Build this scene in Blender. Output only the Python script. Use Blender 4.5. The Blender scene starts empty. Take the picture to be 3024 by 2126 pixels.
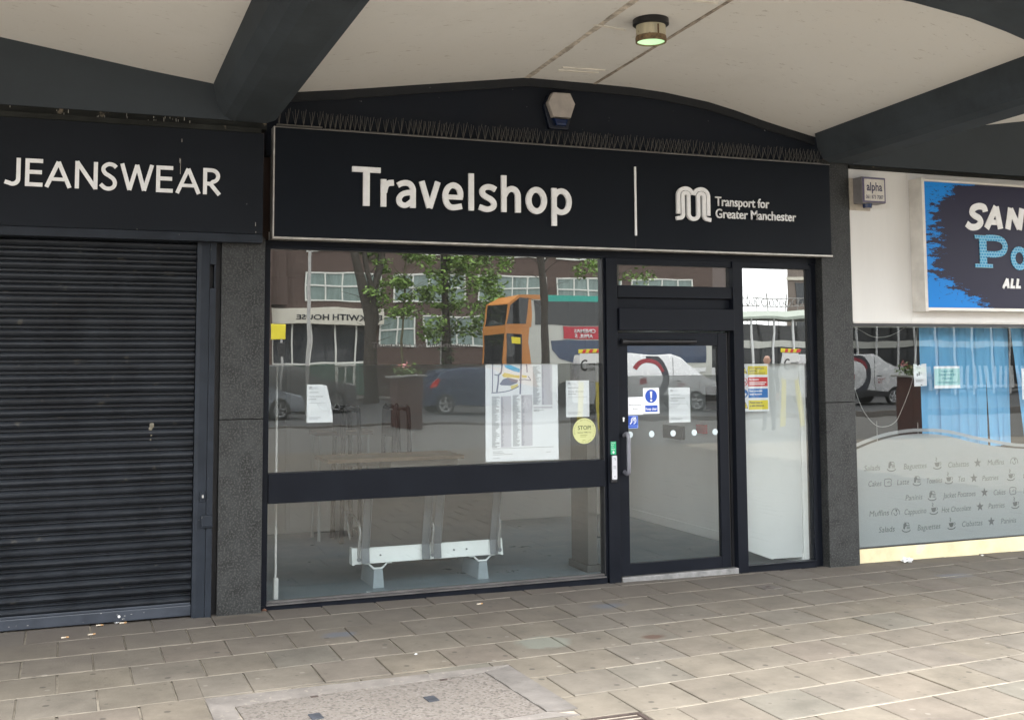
import bpy, bmesh, math, random
from mathutils import Vector, Matrix, noise
R = math.radians
random.seed(7)
SC = bpy.context.scene
COL = SC.collection

# ------------------------------------------------------------------ camera
cam = bpy.data.cameras.new('camera'); camo = bpy.data.objects.new('camera', cam); COL.objects.link(camo)
FW = Vector((0.36566673, 0.92712465, 0.08202268)); RT = Vector((0.93041342, -0.36646909, -0.00559239)); UP = Vector((-0.02487393, -0.07835995, 0.99661477))
camo.matrix_world = Matrix(((RT.x, UP.x, -FW.x, 0), (RT.y, UP.y, -FW.y, -8.45824), (RT.z, UP.z, -FW.z, 1.792), (0, 0, 0, 1)))
cam.sensor_fit = 'HORIZONTAL'; cam.sensor_width = 36; cam.lens = 36 * 3348.46 / 3024; cam.shift_y = -(1063 - 780.8) / 3024
cam.clip_start = 0.05; cam.clip_end = 2000
SC.camera = camo

# ------------------------------------------------------------------ sky, sun, exposure
SUN_EL, SUN_AZ = 68, 160
w = bpy.data.worlds.new('World'); SC.world = w; w.use_nodes = True
nt = w.node_tree; bg = nt.nodes['Background']
sk = nt.nodes.new('ShaderNodeTexSky'); sk.sky_type = 'NISHITA'; sk.sun_disc = False
sk.sun_elevation = R(SUN_EL); sk.sun_rotation = R(SUN_AZ); sk.dust_density = 3.0
hs = nt.nodes.new('ShaderNodeHueSaturation'); hs.inputs['Saturation'].default_value = 0.12
mx = nt.nodes.new('ShaderNodeMix'); mx.data_type = 'RGBA'; mx.blend_type = 'MULTIPLY'; mx.inputs[0].default_value = 1
mx.inputs[7].default_value = (0.97, 0.99, 1.0, 1)
nt.links.new(sk.outputs[0], hs.inputs['Color']); nt.links.new(hs.outputs[0], mx.inputs[6]); 
# overcast: an even sheet of pale cloud over most of the sky
tcw = nt.nodes.new('ShaderNodeTexCoord'); nzw = nt.nodes.new('ShaderNodeTexNoise'); nzw.inputs['Scale'].default_value = 2.5; nzw.inputs['Detail'].default_value = 7
mpw = nt.nodes.new('ShaderNodeMapping'); mpw.inputs['Scale'].default_value = (1, 1, 3); nt.links.new(tcw.outputs['Generated'], mpw.inputs[0]); nt.links.new(mpw.outputs[0], nzw.inputs['Vector'])
rw = nt.nodes.new('ShaderNodeMix'); rw.data_type = 'RGBA'; rw.inputs[6].default_value = (4.95, 5.15, 5.4, 1); rw.inputs[7].default_value = (6.8, 6.95, 7.0, 1); nt.links.new(nzw.outputs[0], rw.inputs[0])
cw_ = nt.nodes.new('ShaderNodeMix'); cw_.data_type = 'RGBA'; cw_.inputs[0].default_value = 0.75; nt.links.new(mx.outputs[2], cw_.inputs[6]); nt.links.new(rw.outputs[2], cw_.inputs[7]); nt.links.new(cw_.outputs[2], bg.inputs['Color'])
bg.inputs['Strength'].default_value = 0.15
sl = bpy.data.lights.new('sun', 'SUN'); sl.energy = 0.5; sl.angle = R(25); sl.color = (1, 0.97, 0.93)
so = bpy.data.objects.new('sun', sl); COL.objects.link(so)
a = R(SUN_AZ); d = Vector((math.sin(a) * math.cos(R(SUN_EL)), math.cos(a) * math.cos(R(SUN_EL)), math.sin(R(SUN_EL))))
so.rotation_euler = d.to_track_quat('Z', 'Y').to_euler()
SC.view_settings.view_transform = 'Standard'; SC.view_settings.look = 'None'; SC.view_settings.exposure = 2.85; SC.view_settings.gamma = 1
SC.render.engine = 'CYCLES'
try:
    SC.cycles.max_bounces = 8; SC.cycles.transparent_max_bounces = 16; SC.cycles.caustics_reflective = False
except Exception: pass

# ------------------------------------------------------------------ helpers
def srgb(r, g, b):
    f = lambda c: (c / 255 / 12.92 if c <= 10 else ((c / 255 + 0.055) / 1.055) ** 2.4)
    return (f(r), f(g), f(b))

MATS = {}
def M(name, col, rough=0.55, metal=0.0, var=0.12, vs=3.0, bump=0.0, bs=60.0, spec=0.5, speck=None, sps=120.0, spt=0.62, streak=False):
    if name in MATS: return MATS[name]
    m = bpy.data.materials.new(name); m.use_nodes = True; t = m.node_tree; b = t.nodes['Principled BSDF']
    b.inputs['Roughness'].default_value = rough; b.inputs['Metallic'].default_value = metal
    b.inputs['Specular IOR Level'].default_value = spec
    tc = t.nodes.new('ShaderNodeTexCoord'); src = tc.outputs['Object']
    if streak:
        mp = t.nodes.new('ShaderNodeMapping'); mp.inputs['Scale'].default_value = (1, 1, 0.12); t.links.new(src, mp.inputs[0]); src = mp.outputs[0]
    out = None
    if var > 0:
        n = t.nodes.new('ShaderNodeTexNoise'); n.inputs['Scale'].default_value = vs; n.inputs['Detail'].default_value = 8; n.inputs['Roughness'].default_value = 0.65
        t.links.new(src, n.inputs['Vector'])
        r = t.nodes.new('ShaderNodeValToRGB'); lo = tuple(c * (1 - var * 1.6) for c in col); hi = tuple(min(1, c * (1 + var * 1.6)) for c in col)
        r.color_ramp.elements[0].position = 0.25; r.color_ramp.elements[1].position = 0.75
        r.color_ramp.elements[0].color = (*lo, 1); r.color_ramp.elements[1].color = (*hi, 1)
        t.links.new(n.outputs[0], r.inputs[0]); out = r.outputs[0]
        rr = t.nodes.new('ShaderNodeMapRange'); rr.inputs[1].default_value = 0.3; rr.inputs[2].default_value = 0.7
        rr.inputs[3].default_value = max(0.02, rough - 0.1); rr.inputs[4].default_value = min(1, rough + 0.1)
        t.links.new(n.outputs[0], rr.inputs[0]); t.links.new(rr.outputs[0], b.inputs['Roughness'])
    else:
        rgb = t.nodes.new('ShaderNodeRGB'); rgb.outputs[0].default_value = (*col, 1); out = rgb.outputs[0]
    if speck:
        n2 = t.nodes.new('ShaderNodeTexNoise'); n2.inputs['Scale'].default_value = sps; n2.inputs['Detail'].default_value = 3
        t.links.new(tc.outputs['Object'], n2.inputs['Vector'])
        r2 = t.nodes.new('ShaderNodeMapRange'); r2.inputs[1].default_value = spt; r2.inputs[2].default_value = spt + 0.06
        t.links.new(n2.outputs[0], r2.inputs[0])
        k = t.nodes.new('ShaderNodeMix'); k.data_type = 'RGBA'; k.inputs[7].default_value = (*speck, 1)
        t.links.new(r2.outputs[0], k.inputs[0]); t.links.new(out, k.inputs[6]); out = k.outputs[2]
    t.links.new(out, b.inputs['Base Color'])
    if bump > 0:
        nb = t.nodes.new('ShaderNodeTexNoise'); nb.inputs['Scale'].default_value = bs; nb.inputs['Detail'].default_value = 6
        t.links.new(src, nb.inputs['Vector']); bp = t.nodes.new('ShaderNodeBump'); bp.inputs['Strength'].default_value = bump; bp.inputs['Distance'].default_value = 0.01
        t.links.new(nb.outputs[0], bp.inputs['Height']); t.links.new(bp.outputs[0], b.inputs['Normal'])
    MATS[name] = m; return m

class MB:
    def __init__(s): s.bm = bmesh.new()
    def face(s, pts):
        return s.bm.faces.new([s.bm.verts.new(p) for p in pts])
    def box(s, x0, x1, y0, y1, z0, z1, bev=0.0):
        if x0 > x1: x0, x1 = x1, x0
        if y0 > y1: y0, y1 = y1, y0
        if z0 > z1: z0, z1 = z1, z0
        v = [s.bm.verts.new(p) for p in ((x0,y0,z0),(x1,y0,z0),(x1,y1,z0),(x0,y1,z0),(x0,y0,z1),(x1,y0,z1),(x1,y1,z1),(x0,y1,z1))]
        fs = [s.bm.faces.new([v[i] for i in q]) for q in ((0,3,2,1),(4,5,6,7),(0,1,5,4),(1,2,6,5),(2,3,7,6),(3,0,4,7))]
        if bev > 0:
            es = list({e for f in fs for e in f.edges})
            bmesh.ops.bevel(s.bm, geom=es, offset=bev, segments=2, affect='EDGES', profile=0.5)
        return s
    def prism(s, poly, axis, a, b, bev=0.0):
        # poly: 2D outline; axis 'x': (y,z); 'y': (x,z); 'z': (x,y)
        def P(p, t): return (t, p[0], p[1]) if axis == 'x' else ((p[0], t, p[1]) if axis == 'y' else (p[0], p[1], t))
        A = [s.bm.verts.new(P(p, a)) for p in poly]; B = [s.bm.verts.new(P(p, b)) for p in poly]
        n = len(poly); fs = [s.bm.faces.new(A), s.bm.faces.new(list(reversed(B)))]
        for i in range(n): fs.append(s.bm.faces.new((A[i], B[i], B[(i+1) % n], A[(i+1) % n])))
        if bev > 0:
            es = list(set(fs[0].edges) | set(fs[1].edges)); bmesh.ops.bevel(s.bm, geom=es, offset=bev, segments=2, affect='EDGES', profile=0.5)
        return s
    def cyl(s, c, r, h, axis='z', n=24, r2=None, bev=0):
        r2 = r if r2 is None else r2
        def P(u, v, t): return (c[0]+u, c[1]+v, c[2]+t) if axis == 'z' else ((c[0]+u, c[1]+t, c[2]+v) if axis == 'y' else (c[0]+t, c[1]+u, c[2]+v))
        A = [s.bm.verts.new(P(r*math.cos(2*math.pi*i/n), r*math.sin(2*math.pi*i/n), 0)) for i in range(n)]
        B = [s.bm.verts.new(P(r2*math.cos(2*math.pi*i/n), r2*math.sin(2*math.pi*i/n), h)) for i in range(n)]
        s.bm.faces.new(A); s.bm.faces.new(list(reversed(B)))
        for i in range(n): s.bm.faces.new((A[i], B[i], B[(i+1) % n], A[(i+1) % n]))
        return s
    def lathe(s, c, prof, n=32):
        rings = [[s.bm.verts.new((c[0]+r*math.cos(2*math.pi*i/n), c[1]+r*math.sin(2*math.pi*i/n), c[2]+z)) for i in range(n)] for r, z in prof]
        for A, B in zip(rings, rings[1:]):
            for i in range(n): s.bm.faces.new((A[i], A[(i+1) % n], B[(i+1) % n], B[i]))
        return s
    def tube(s, pts, r, n=8, r2=None):
        pts = [Vector(p) for p in pts]; rings = []; up0 = Vector((0.13, 0.21, 0.97)); N = len(pts)
        for i, p in enumerate(pts):
            t = (pts[min(i+1, N-1)] - pts[max(i-1, 0)]).normalized()
            u = t.cross(up0);
            if u.length < 1e-3: u = t.cross(Vector((1, 0, 0)))
            u.normalize(); v = t.cross(u); rr = r if r2 is None else r + (r2 - r) * i / max(1, N-1)
            rings.append([s.bm.verts.new(p + u*rr*math.cos(2*math.pi*k/n) + v*rr*math.sin(2*math.pi*k/n)) for k in range(n)])
        for A, B in zip(rings, rings[1:]):
            for k in range(n): s.bm.faces.new((A[k], A[(k+1) % n], B[(k+1) % n], B[k]))
        s.bm.faces.new(rings[0]); s.bm.faces.new(list(reversed(rings[-1])))
        return s
    def ribbon(s, pts, wd, yf, yb, closed=False, sh=0.0):
        # stroke in the XZ plane with real thickness from yf (front) to yb (back)
        P = [Vector((p[0] + sh * p[1], p[1])) for p in pts]; n = len(P); L = []; Rr = []
        for i in range(n):
            if closed: a_, b_ = P[i-1], P[(i+1) % n]
            else: a_, b_ = P[max(i-1, 0)], P[min(i+1, n-1)]
            d1 = (P[i]-a_); d2 = (b_-P[i])
            if d1.length < 1e-9: d1 = d2
            if d2.length < 1e-9: d2 = d1
            d1 = d1.normalized(); d2 = d2.normalized(); t = (d1 + d2)
            t = t.normalized() if t.length > 1e-6 else d1
            nn = Vector((-t.y, t.x)); c = max(0.45, nn.dot(Vector((-d1.y, d1.x)))); o = nn * (wd / 2 / c)
            L.append(P[i] + o); Rr.append(P[i] - o)
        V = [[s.bm.verts.new((q.x, y, q.y)) for q in side] for side in (L, Rr) for y in (yf, yb)]
        lf, lb, rf, rb = V
        rng = range(n if closed else n - 1)
        for i in rng:
            j = (i + 1) % n
            s.bm.faces.new((lf[i], rf[i], rf[j], lf[j])); s.bm.faces.new((lf[i], lf[j], lb[j], lb[i])); s.bm.faces.new((rf[j], rf[i], rb[i], rb[j]))
        if not closed:
            s.bm.faces.new((lf[0], lb[0], rb[0], rf[0])); s.bm.faces.new((lf[-1], rf[-1], rb[-1], lb[-1]))
        return s
    def join(s, me, mat=None):
        n0 = len(s.bm.verts); s.bm.from_mesh(me)
        if mat is not None:
            s.bm.verts.ensure_lookup_table()
            for v in list(s.bm.verts)[n0:]: v.co = mat @ v.co
        return s

ORG = {}
def tag(o, label=None, cat=None, group=None, kind=None):
    if label: o['label'] = label
    if cat: o['category'] = cat
    if group: o['group'] = group
    if kind: o['kind'] = kind
    return o
def thing(name, label, cat, loc=(0, 0, 0), rz=0.0, group=None):
    o = bpy.data.objects.new(name, None); COL.objects.link(o); o.location = loc; o.rotation_euler = (0, 0, rz); o.empty_display_size = 0.1
    ORG[o.name] = Vector(loc); return tag(o, label, cat, group)
def P(name, mb, mat, parent=None, local=False, smooth=None, label=None, org=None):
    bmesh.ops.recalc_face_normals(mb.bm, faces=mb.bm.faces)
    off = Vector((0, 0, 0))
    if parent is not None and not local: off = ORG[parent.name]
    if parent is None and org is not None: off = Vector(org)
    if off.length > 0: bmesh.ops.translate(mb.bm, verts=mb.bm.verts, vec=-off)
    me = bpy.data.meshes.new(name); mb.bm.to_mesh(me); mb.bm.free()
    ms = mat if isinstance(mat, list) else [mat]
    for m_ in ms: me.materials.append(m_)
    if smooth:
        for p in me.polygons: p.use_smooth = True
        me.set_sharp_from_angle(angle=R(smooth))
    o = bpy.data.objects.new(name, me); COL.objects.link(o)
    if parent is not None: o.parent = parent; ORG[o.name] = off
    else: o.location = off; ORG[o.name] = off
    if label: o['label'] = label
    return o
def struct(name, mb, mat, **k):
    o = P(name, mb, mat, **k); o['kind'] = 'structure'; return o
def copy_tree(o, parent=None):
    c = o.copy(); COL.objects.link(c); ORG[c.name] = ORG.get(o.name, Vector())
    if parent is not None: c.parent = parent
    for ch in list(o.children): copy_tree(ch, c)
    return c

def smooth_pts(pts, n=5, closed=False):
    out = []; N = len(pts)
    for i in range(N if closed else N - 1):
        g = (lambda k: pts[k % N]) if closed else (lambda k: pts[min(max(k, 0), N-1)])
        p0, p1, p2, p3 = (Vector(g(i-1)), Vector(g(i)), Vector(g(i+1)), Vector(g(i+2)))
        for k in range(n):
            t = k / n
            q = 0.5 * ((2*p1) + (p2-p0)*t + (2*p0-5*p1+4*p2-p3)*t*t + (3*p1-p0-3*p2+p3)*t**3)
            out.append(tuple(q))
    if not closed: out.append(tuple(pts[-1]))
    return out
def arc(cx, cz, rx, rz, a0, a1, n=14):
    return [(cx + rx*math.cos(R(a0+(a1-a0)*i/n)), cz + rz*math.sin(R(a0+(a1-a0)*i/n))) for i in range(n+1)]

# small lettering: the built-in font turned into a real mesh (capital height 1, width as typed)
_TC = {}
def text_mesh(body, bold=0.0):
    k = (body, bold)
    if k in _TC: return _TC[k]
    cu = bpy.data.curves.new('lettering', 'FONT'); cu.body = body; cu.size = 1; cu.extrude = 0.0; cu.offset = bold; cu.resolution_u = 3
    ob = bpy.data.objects.new('lettering', cu); COL.objects.link(ob)
    dg = bpy.context.evaluated_depsgraph_get(); dg.update()
    me = bpy.data.meshes.new_from_object(ob.evaluated_get(dg)); COL.objects.unlink(ob); bpy.data.objects.remove(ob)
    xs = [v.co.x for v in me.vertices] or [0, 1]
    _TC[k] = (me, min(xs), max(xs)); return _TC[k]
def T(mb, body, x0, z0, cap, y, width=None, x1=None, bold=0.0, shear=0.0, thick=0.0, rot=0.0, center=False):
    """add flat lettering to mb in the XZ plane facing -Y"""
    me, a0, a1 = text_mesh(body, bold); s = cap / 0.73
    wd = (x1 - x0) if x1 is not None else (width if width else (a1 - a0) * s)
    sx = wd / (a1 - a0); xo = x0 - (wd / 2 if center else 0)
    b2 = bmesh.new(); b2.from_mesh(me)
    for v in b2.verts:
        X = (v.co.x - a0) * sx; Z = v.co.y * s
        v.co = Vector((xo + X + shear * Z, y, z0 + Z + math.tan(rot) * X))
    if thick > 0:
        g = bmesh.ops.extrude_face_region(b2, geom=list(b2.faces))
        vs = [e for e in g['geom'] if isinstance(e, bmesh.types.BMVert)]
        bmesh.ops.translate(b2, verts=vs, vec=(0, -thick, 0))
    m2 = bpy.data.meshes.new('t'); b2.to_mesh(m2); b2.free(); mb.join(m2); bpy.data.meshes.remove(m2)
    return mb

# ------------------------------------------------------------------ materials
NAVY = srgb(66, 74, 90)
m_frame = M('dark_powder_coat', (0.0060, 0.0074, 0.0115), 0.45, var=0.10, vs=5, bump=0.03, bs=300, spec=0.14)
m_sign = M('navy_sign_panel', (0.0040, 0.0060, 0.0098), 0.5, var=0.10, vs=1.5, spec=0.14)
m_alu = M('worn_aluminium_trim', (0.42, 0.40, 0.37), 0.45, metal=0.6, var=0.25, vs=9)
m_white = M('white_sign_letters', (0.82, 0.82, 0.82), 0.5, var=0.07, vs=14)
m_ceil = None
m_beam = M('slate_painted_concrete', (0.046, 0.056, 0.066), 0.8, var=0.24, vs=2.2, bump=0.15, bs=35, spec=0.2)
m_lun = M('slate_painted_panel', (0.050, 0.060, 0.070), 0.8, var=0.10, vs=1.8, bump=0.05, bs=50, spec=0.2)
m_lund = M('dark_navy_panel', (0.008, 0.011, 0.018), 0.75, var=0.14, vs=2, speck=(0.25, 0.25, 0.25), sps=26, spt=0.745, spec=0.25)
m_gran = M('dark_granite', (0.024, 0.025, 0.0245), 0.5, var=0.5, vs=7, bump=0.05, bs=110, speck=(0.052, 0.052, 0.050), sps=80, spt=0.52, spec=0.3)
m_shut = M('charcoal_shutter_paint', (0.017, 0.0195, 0.024), 0.42, var=0.30, vs=3.0, bump=0.06, bs=70, speck=(0.06, 0.056, 0.05), sps=9, spt=0.66, spec=0.35)
m_rail = M('charcoal_guide_paint', (0.017, 0.021, 0.028), 0.45, var=0.18, vs=6, speck=(0.2, 0.2, 0.19), sps=40, spt=0.74, spec=0.2)
m_fasL = M('charcoal_fascia', (0.0095, 0.0116, 0.0156), 0.55, var=0.14, vs=1.6, speck=(0.22, 0.22, 0.22), sps=16, spt=0.76, spec=0.14)
m_soff = M('weathered_soffit', (0.020, 0.021, 0.019), 0.85, var=0.4, vs=4, bump=0.3, bs=25, speck=(0.19, 0.16, 0.12), sps=9, spt=0.66, streak=True, spec=0.2)
m_fasR = M('white_fascia_panel', (0.68, 0.665, 0.64), 0.5, var=0.06, vs=1.4, streak=True)
m_cas = M('cream_sign_casing', (0.62, 0.59, 0.54), 0.5, var=0.12, vs=5)
m_cream = M('cream_painted_plinth', (0.68, 0.58, 0.36), 0.7, var=0.16, vs=3.5, bump=0.1, bs=40, speck=(0.55, 0.51, 0.43), sps=5, spt=0.62)
m_paper = M('white_paper', (0.86, 0.87, 0.91), 0.8, var=0.02, vs=4)
m_ink = M('grey_print', (0.25, 0.26, 0.28), 0.8, var=0)
m_inkd = M('dark_print', (0.03, 0.03, 0.035), 0.7, var=0)
m_inkl = M('pale_print', (0.50, 0.51, 0.55), 0.8, var=0)
m_blk = M('black_plastic', (0.012, 0.012, 0.014), 0.4, var=0.05)
m_blue = M('safety_blue', (0.012, 0.07, 0.42), 0.45, var=0.03)
m_yel = M('safety_yellow', (0.80, 0.66, 0.03), 0.5, var=0.03)
m_red = M('safety_red', (0.62, 0.03, 0.035), 0.5, var=0.03)
m_grn = M('safety_green', (0.02, 0.36, 0.16), 0.5, var=0.03)
m_stop = M('pale_yellow_sticker', (0.50, 0.51, 0.24), 0.5, var=0.03)
m_pwhite = M('white_plastic', (0.75, 0.75, 0.74), 0.45, var=0.04)
m_grey = M('grey_plastic', (0.36, 0.35, 0.33), 0.55, var=0.14, vs=7)
m_steel = M('brushed_steel', (0.5, 0.5, 0.5), 0.3, metal=0.9, var=0.1)
m_spike = M('grey_spike_plastic', (0.11, 0.105, 0.095), 0.5, var=0.3, vs=20)

def ceiling_mat():
    m = bpy.data.materials.new('painted_vault_soffit'); m.use_nodes = True; t = m.node_tree; b = t.nodes['Principled BSDF']
    b.inputs['Roughness'].default_value = 0.9; N = t.nodes.new; L = t.links.new
    tc = N('ShaderNodeTexCoord'); n = N('ShaderNodeTexNoise'); n.inputs['Scale'].default_value = 1.1; n.inputs['Detail'].default_value = 10; n.inputs['Roughness'].default_value = 0.7
    L(tc.outputs['Object'], n.inputs['Vector'])
    r = N('ShaderNodeValToRGB'); r.color_ramp.elements[0].position = 0.3; r.color_ramp.elements[1].position = 0.7
    r.color_ramp.elements[0].color = (0.74, 0.735, 0.715, 1); r.color_ramp.elements[1].color = (0.82, 0.815, 0.80, 1); L(n.outputs[0], r.inputs[0])
    # small dark flecks and cobwebs
    mp = N('ShaderNodeMapping'); mp.inputs['Scale'].default_value = (6, 16, 6); mp.inputs['Rotation'].default_value = (0, 0, 0.3); L(tc.outputs['Object'], mp.inputs[0])
    n2 = N('ShaderNodeTexNoise'); n2.inputs['Scale'].default_value = 1.6; n2.inputs['Detail'].default_value = 8; n2.inputs['Roughness'].default_value = 0.75; L(mp.outputs[0], n2.inputs['Vector'])
    r2 = N('ShaderNodeMapRange'); r2.inputs[1].default_value = 0.60; r2.inputs[2].default_value = 0.70; r2.inputs[4].default_value = 0.6; L(n2.outputs[0], r2.inputs[0])
    ns = N('ShaderNodeTexNoise'); ns.inputs['Scale'].default_value = 0.55; ns.inputs['Detail'].default_value = 9; ns.inputs['Roughness'].default_value = 0.6; L(tc.outputs['Object'], ns.inputs['Vector'])
    rs_ = N('ShaderNodeMapRange'); rs_.inputs[1].default_value = 0.48; rs_.inputs[2].default_value = 0.75; rs_.inputs[4].default_value = 0.5; L(ns.outputs[0], rs_.inputs[0])
    ks = N('ShaderNodeMix'); ks.data_type = 'RGBA'; ks.inputs[7].default_value = (0.64, 0.615, 0.57, 1); L(rs_.outputs[0], ks.inputs[0]); L(r.outputs[0], ks.inputs[6])
    k = N('ShaderNodeMix'); k.data_type = 'RGBA'; k.inputs[7].default_value = (0.22, 0.18, 0.14, 1); L(r2.outputs[0], k.inputs[0]); L(ks.outputs[2], k.inputs[6]); L(k.outputs[2], b.inputs['Base Color'])
    bp = N('ShaderNodeBump'); bp.inputs['Strength'].default_value = 0.25; bp.inputs['Distance'].default_value = 0.02; L(n.outputs[0], bp.inputs['Height']); L(bp.outputs[0], b.inputs['Normal'])
    return m
m_ceil = ceiling_mat()

def glass_mat(name, tint, base, haze=0.0, wav=0.0):
    m = bpy.data.materials.new(name); m.use_nodes = True; t = m.node_tree; t.nodes.remove(t.nodes['Principled BSDF']); N = t.nodes.new; L = t.links.new
    out = t.nodes['Material Output']; tr = N('ShaderNodeBsdfTransparent'); tr.inputs[0].default_value = (*tint, 1)
    gl = N('ShaderNodeBsdfGlossy'); gl.inputs['Roughness'].default_value = 0.0; gl.inputs['Color'].default_value = (0.96, 0.97, 0.95, 1)
    fr = N('ShaderNodeFresnel'); fr.inputs[0].default_value = 1.5
    ad = N('ShaderNodeMath'); ad.operation = 'ADD'; ad.inputs[1].default_value = base; ad.use_clamp = True; L(fr.outputs[0], ad.inputs[0])
    ge = N('ShaderNodeNewGeometry'); iv = N('ShaderNodeMath'); iv.operation = 'SUBTRACT'; iv.inputs[0].default_value = 1; L(ge.outputs['Backfacing'], iv.inputs[1])
    fm = N('ShaderNodeMath'); fm.operation = 'MULTIPLY'; L(ad.outputs[0], fm.inputs[0]); L(iv.outputs[0], fm.inputs[1])   # one reflecting face per pane
    mix = N('ShaderNodeMixShader'); L(fm.outputs[0], mix.inputs[0])
    first = tr.outputs[0]
    if haze > 0:
        df = N('ShaderNodeBsdfDiffuse'); df.inputs[0].default_value = (0.5, 0.5, 0.47, 1); m0 = N('ShaderNodeMixShader'); m0.inputs[0].default_value = haze * 0.5
        L(tr.outputs[0], m0.inputs[1]); L(df.outputs[0], m0.inputs[2]); first = m0.outputs[0]
    L(first, mix.inputs[1]); L(gl.outputs[0], mix.inputs[2]); L(mix.outputs[0], out.inputs['Surface'])
    if wav > 0:
        tc = N('ShaderNodeTexCoord'); n = N('ShaderNodeTexNoise'); n.inputs['Scale'].default_value = 2.2; n.inputs['Detail'].default_value = 1; L(tc.outputs['Object'], n.inputs['Vector'])
        bp = N('ShaderNodeBump'); bp.inputs['Strength'].default_value = wav; bp.inputs['Distance'].default_value = 0.01; L(n.outputs[0], bp.inputs['Height']); L(bp.outputs[0], gl.inputs['Normal'])
    return m
m_glass = glass_mat('clear_window_glass', (0.90, 0.915, 0.91), 0.062, haze=0.02, wav=0.06)
m_film = glass_mat('tinted_window_film', (0.26, 0.26, 0.26), 0.25, haze=0.09, wav=0.06)
m_gdark = M('dark_window_pane', (0.03, 0.035, 0.04), 0.08, var=0.2, vs=0.7)

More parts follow.
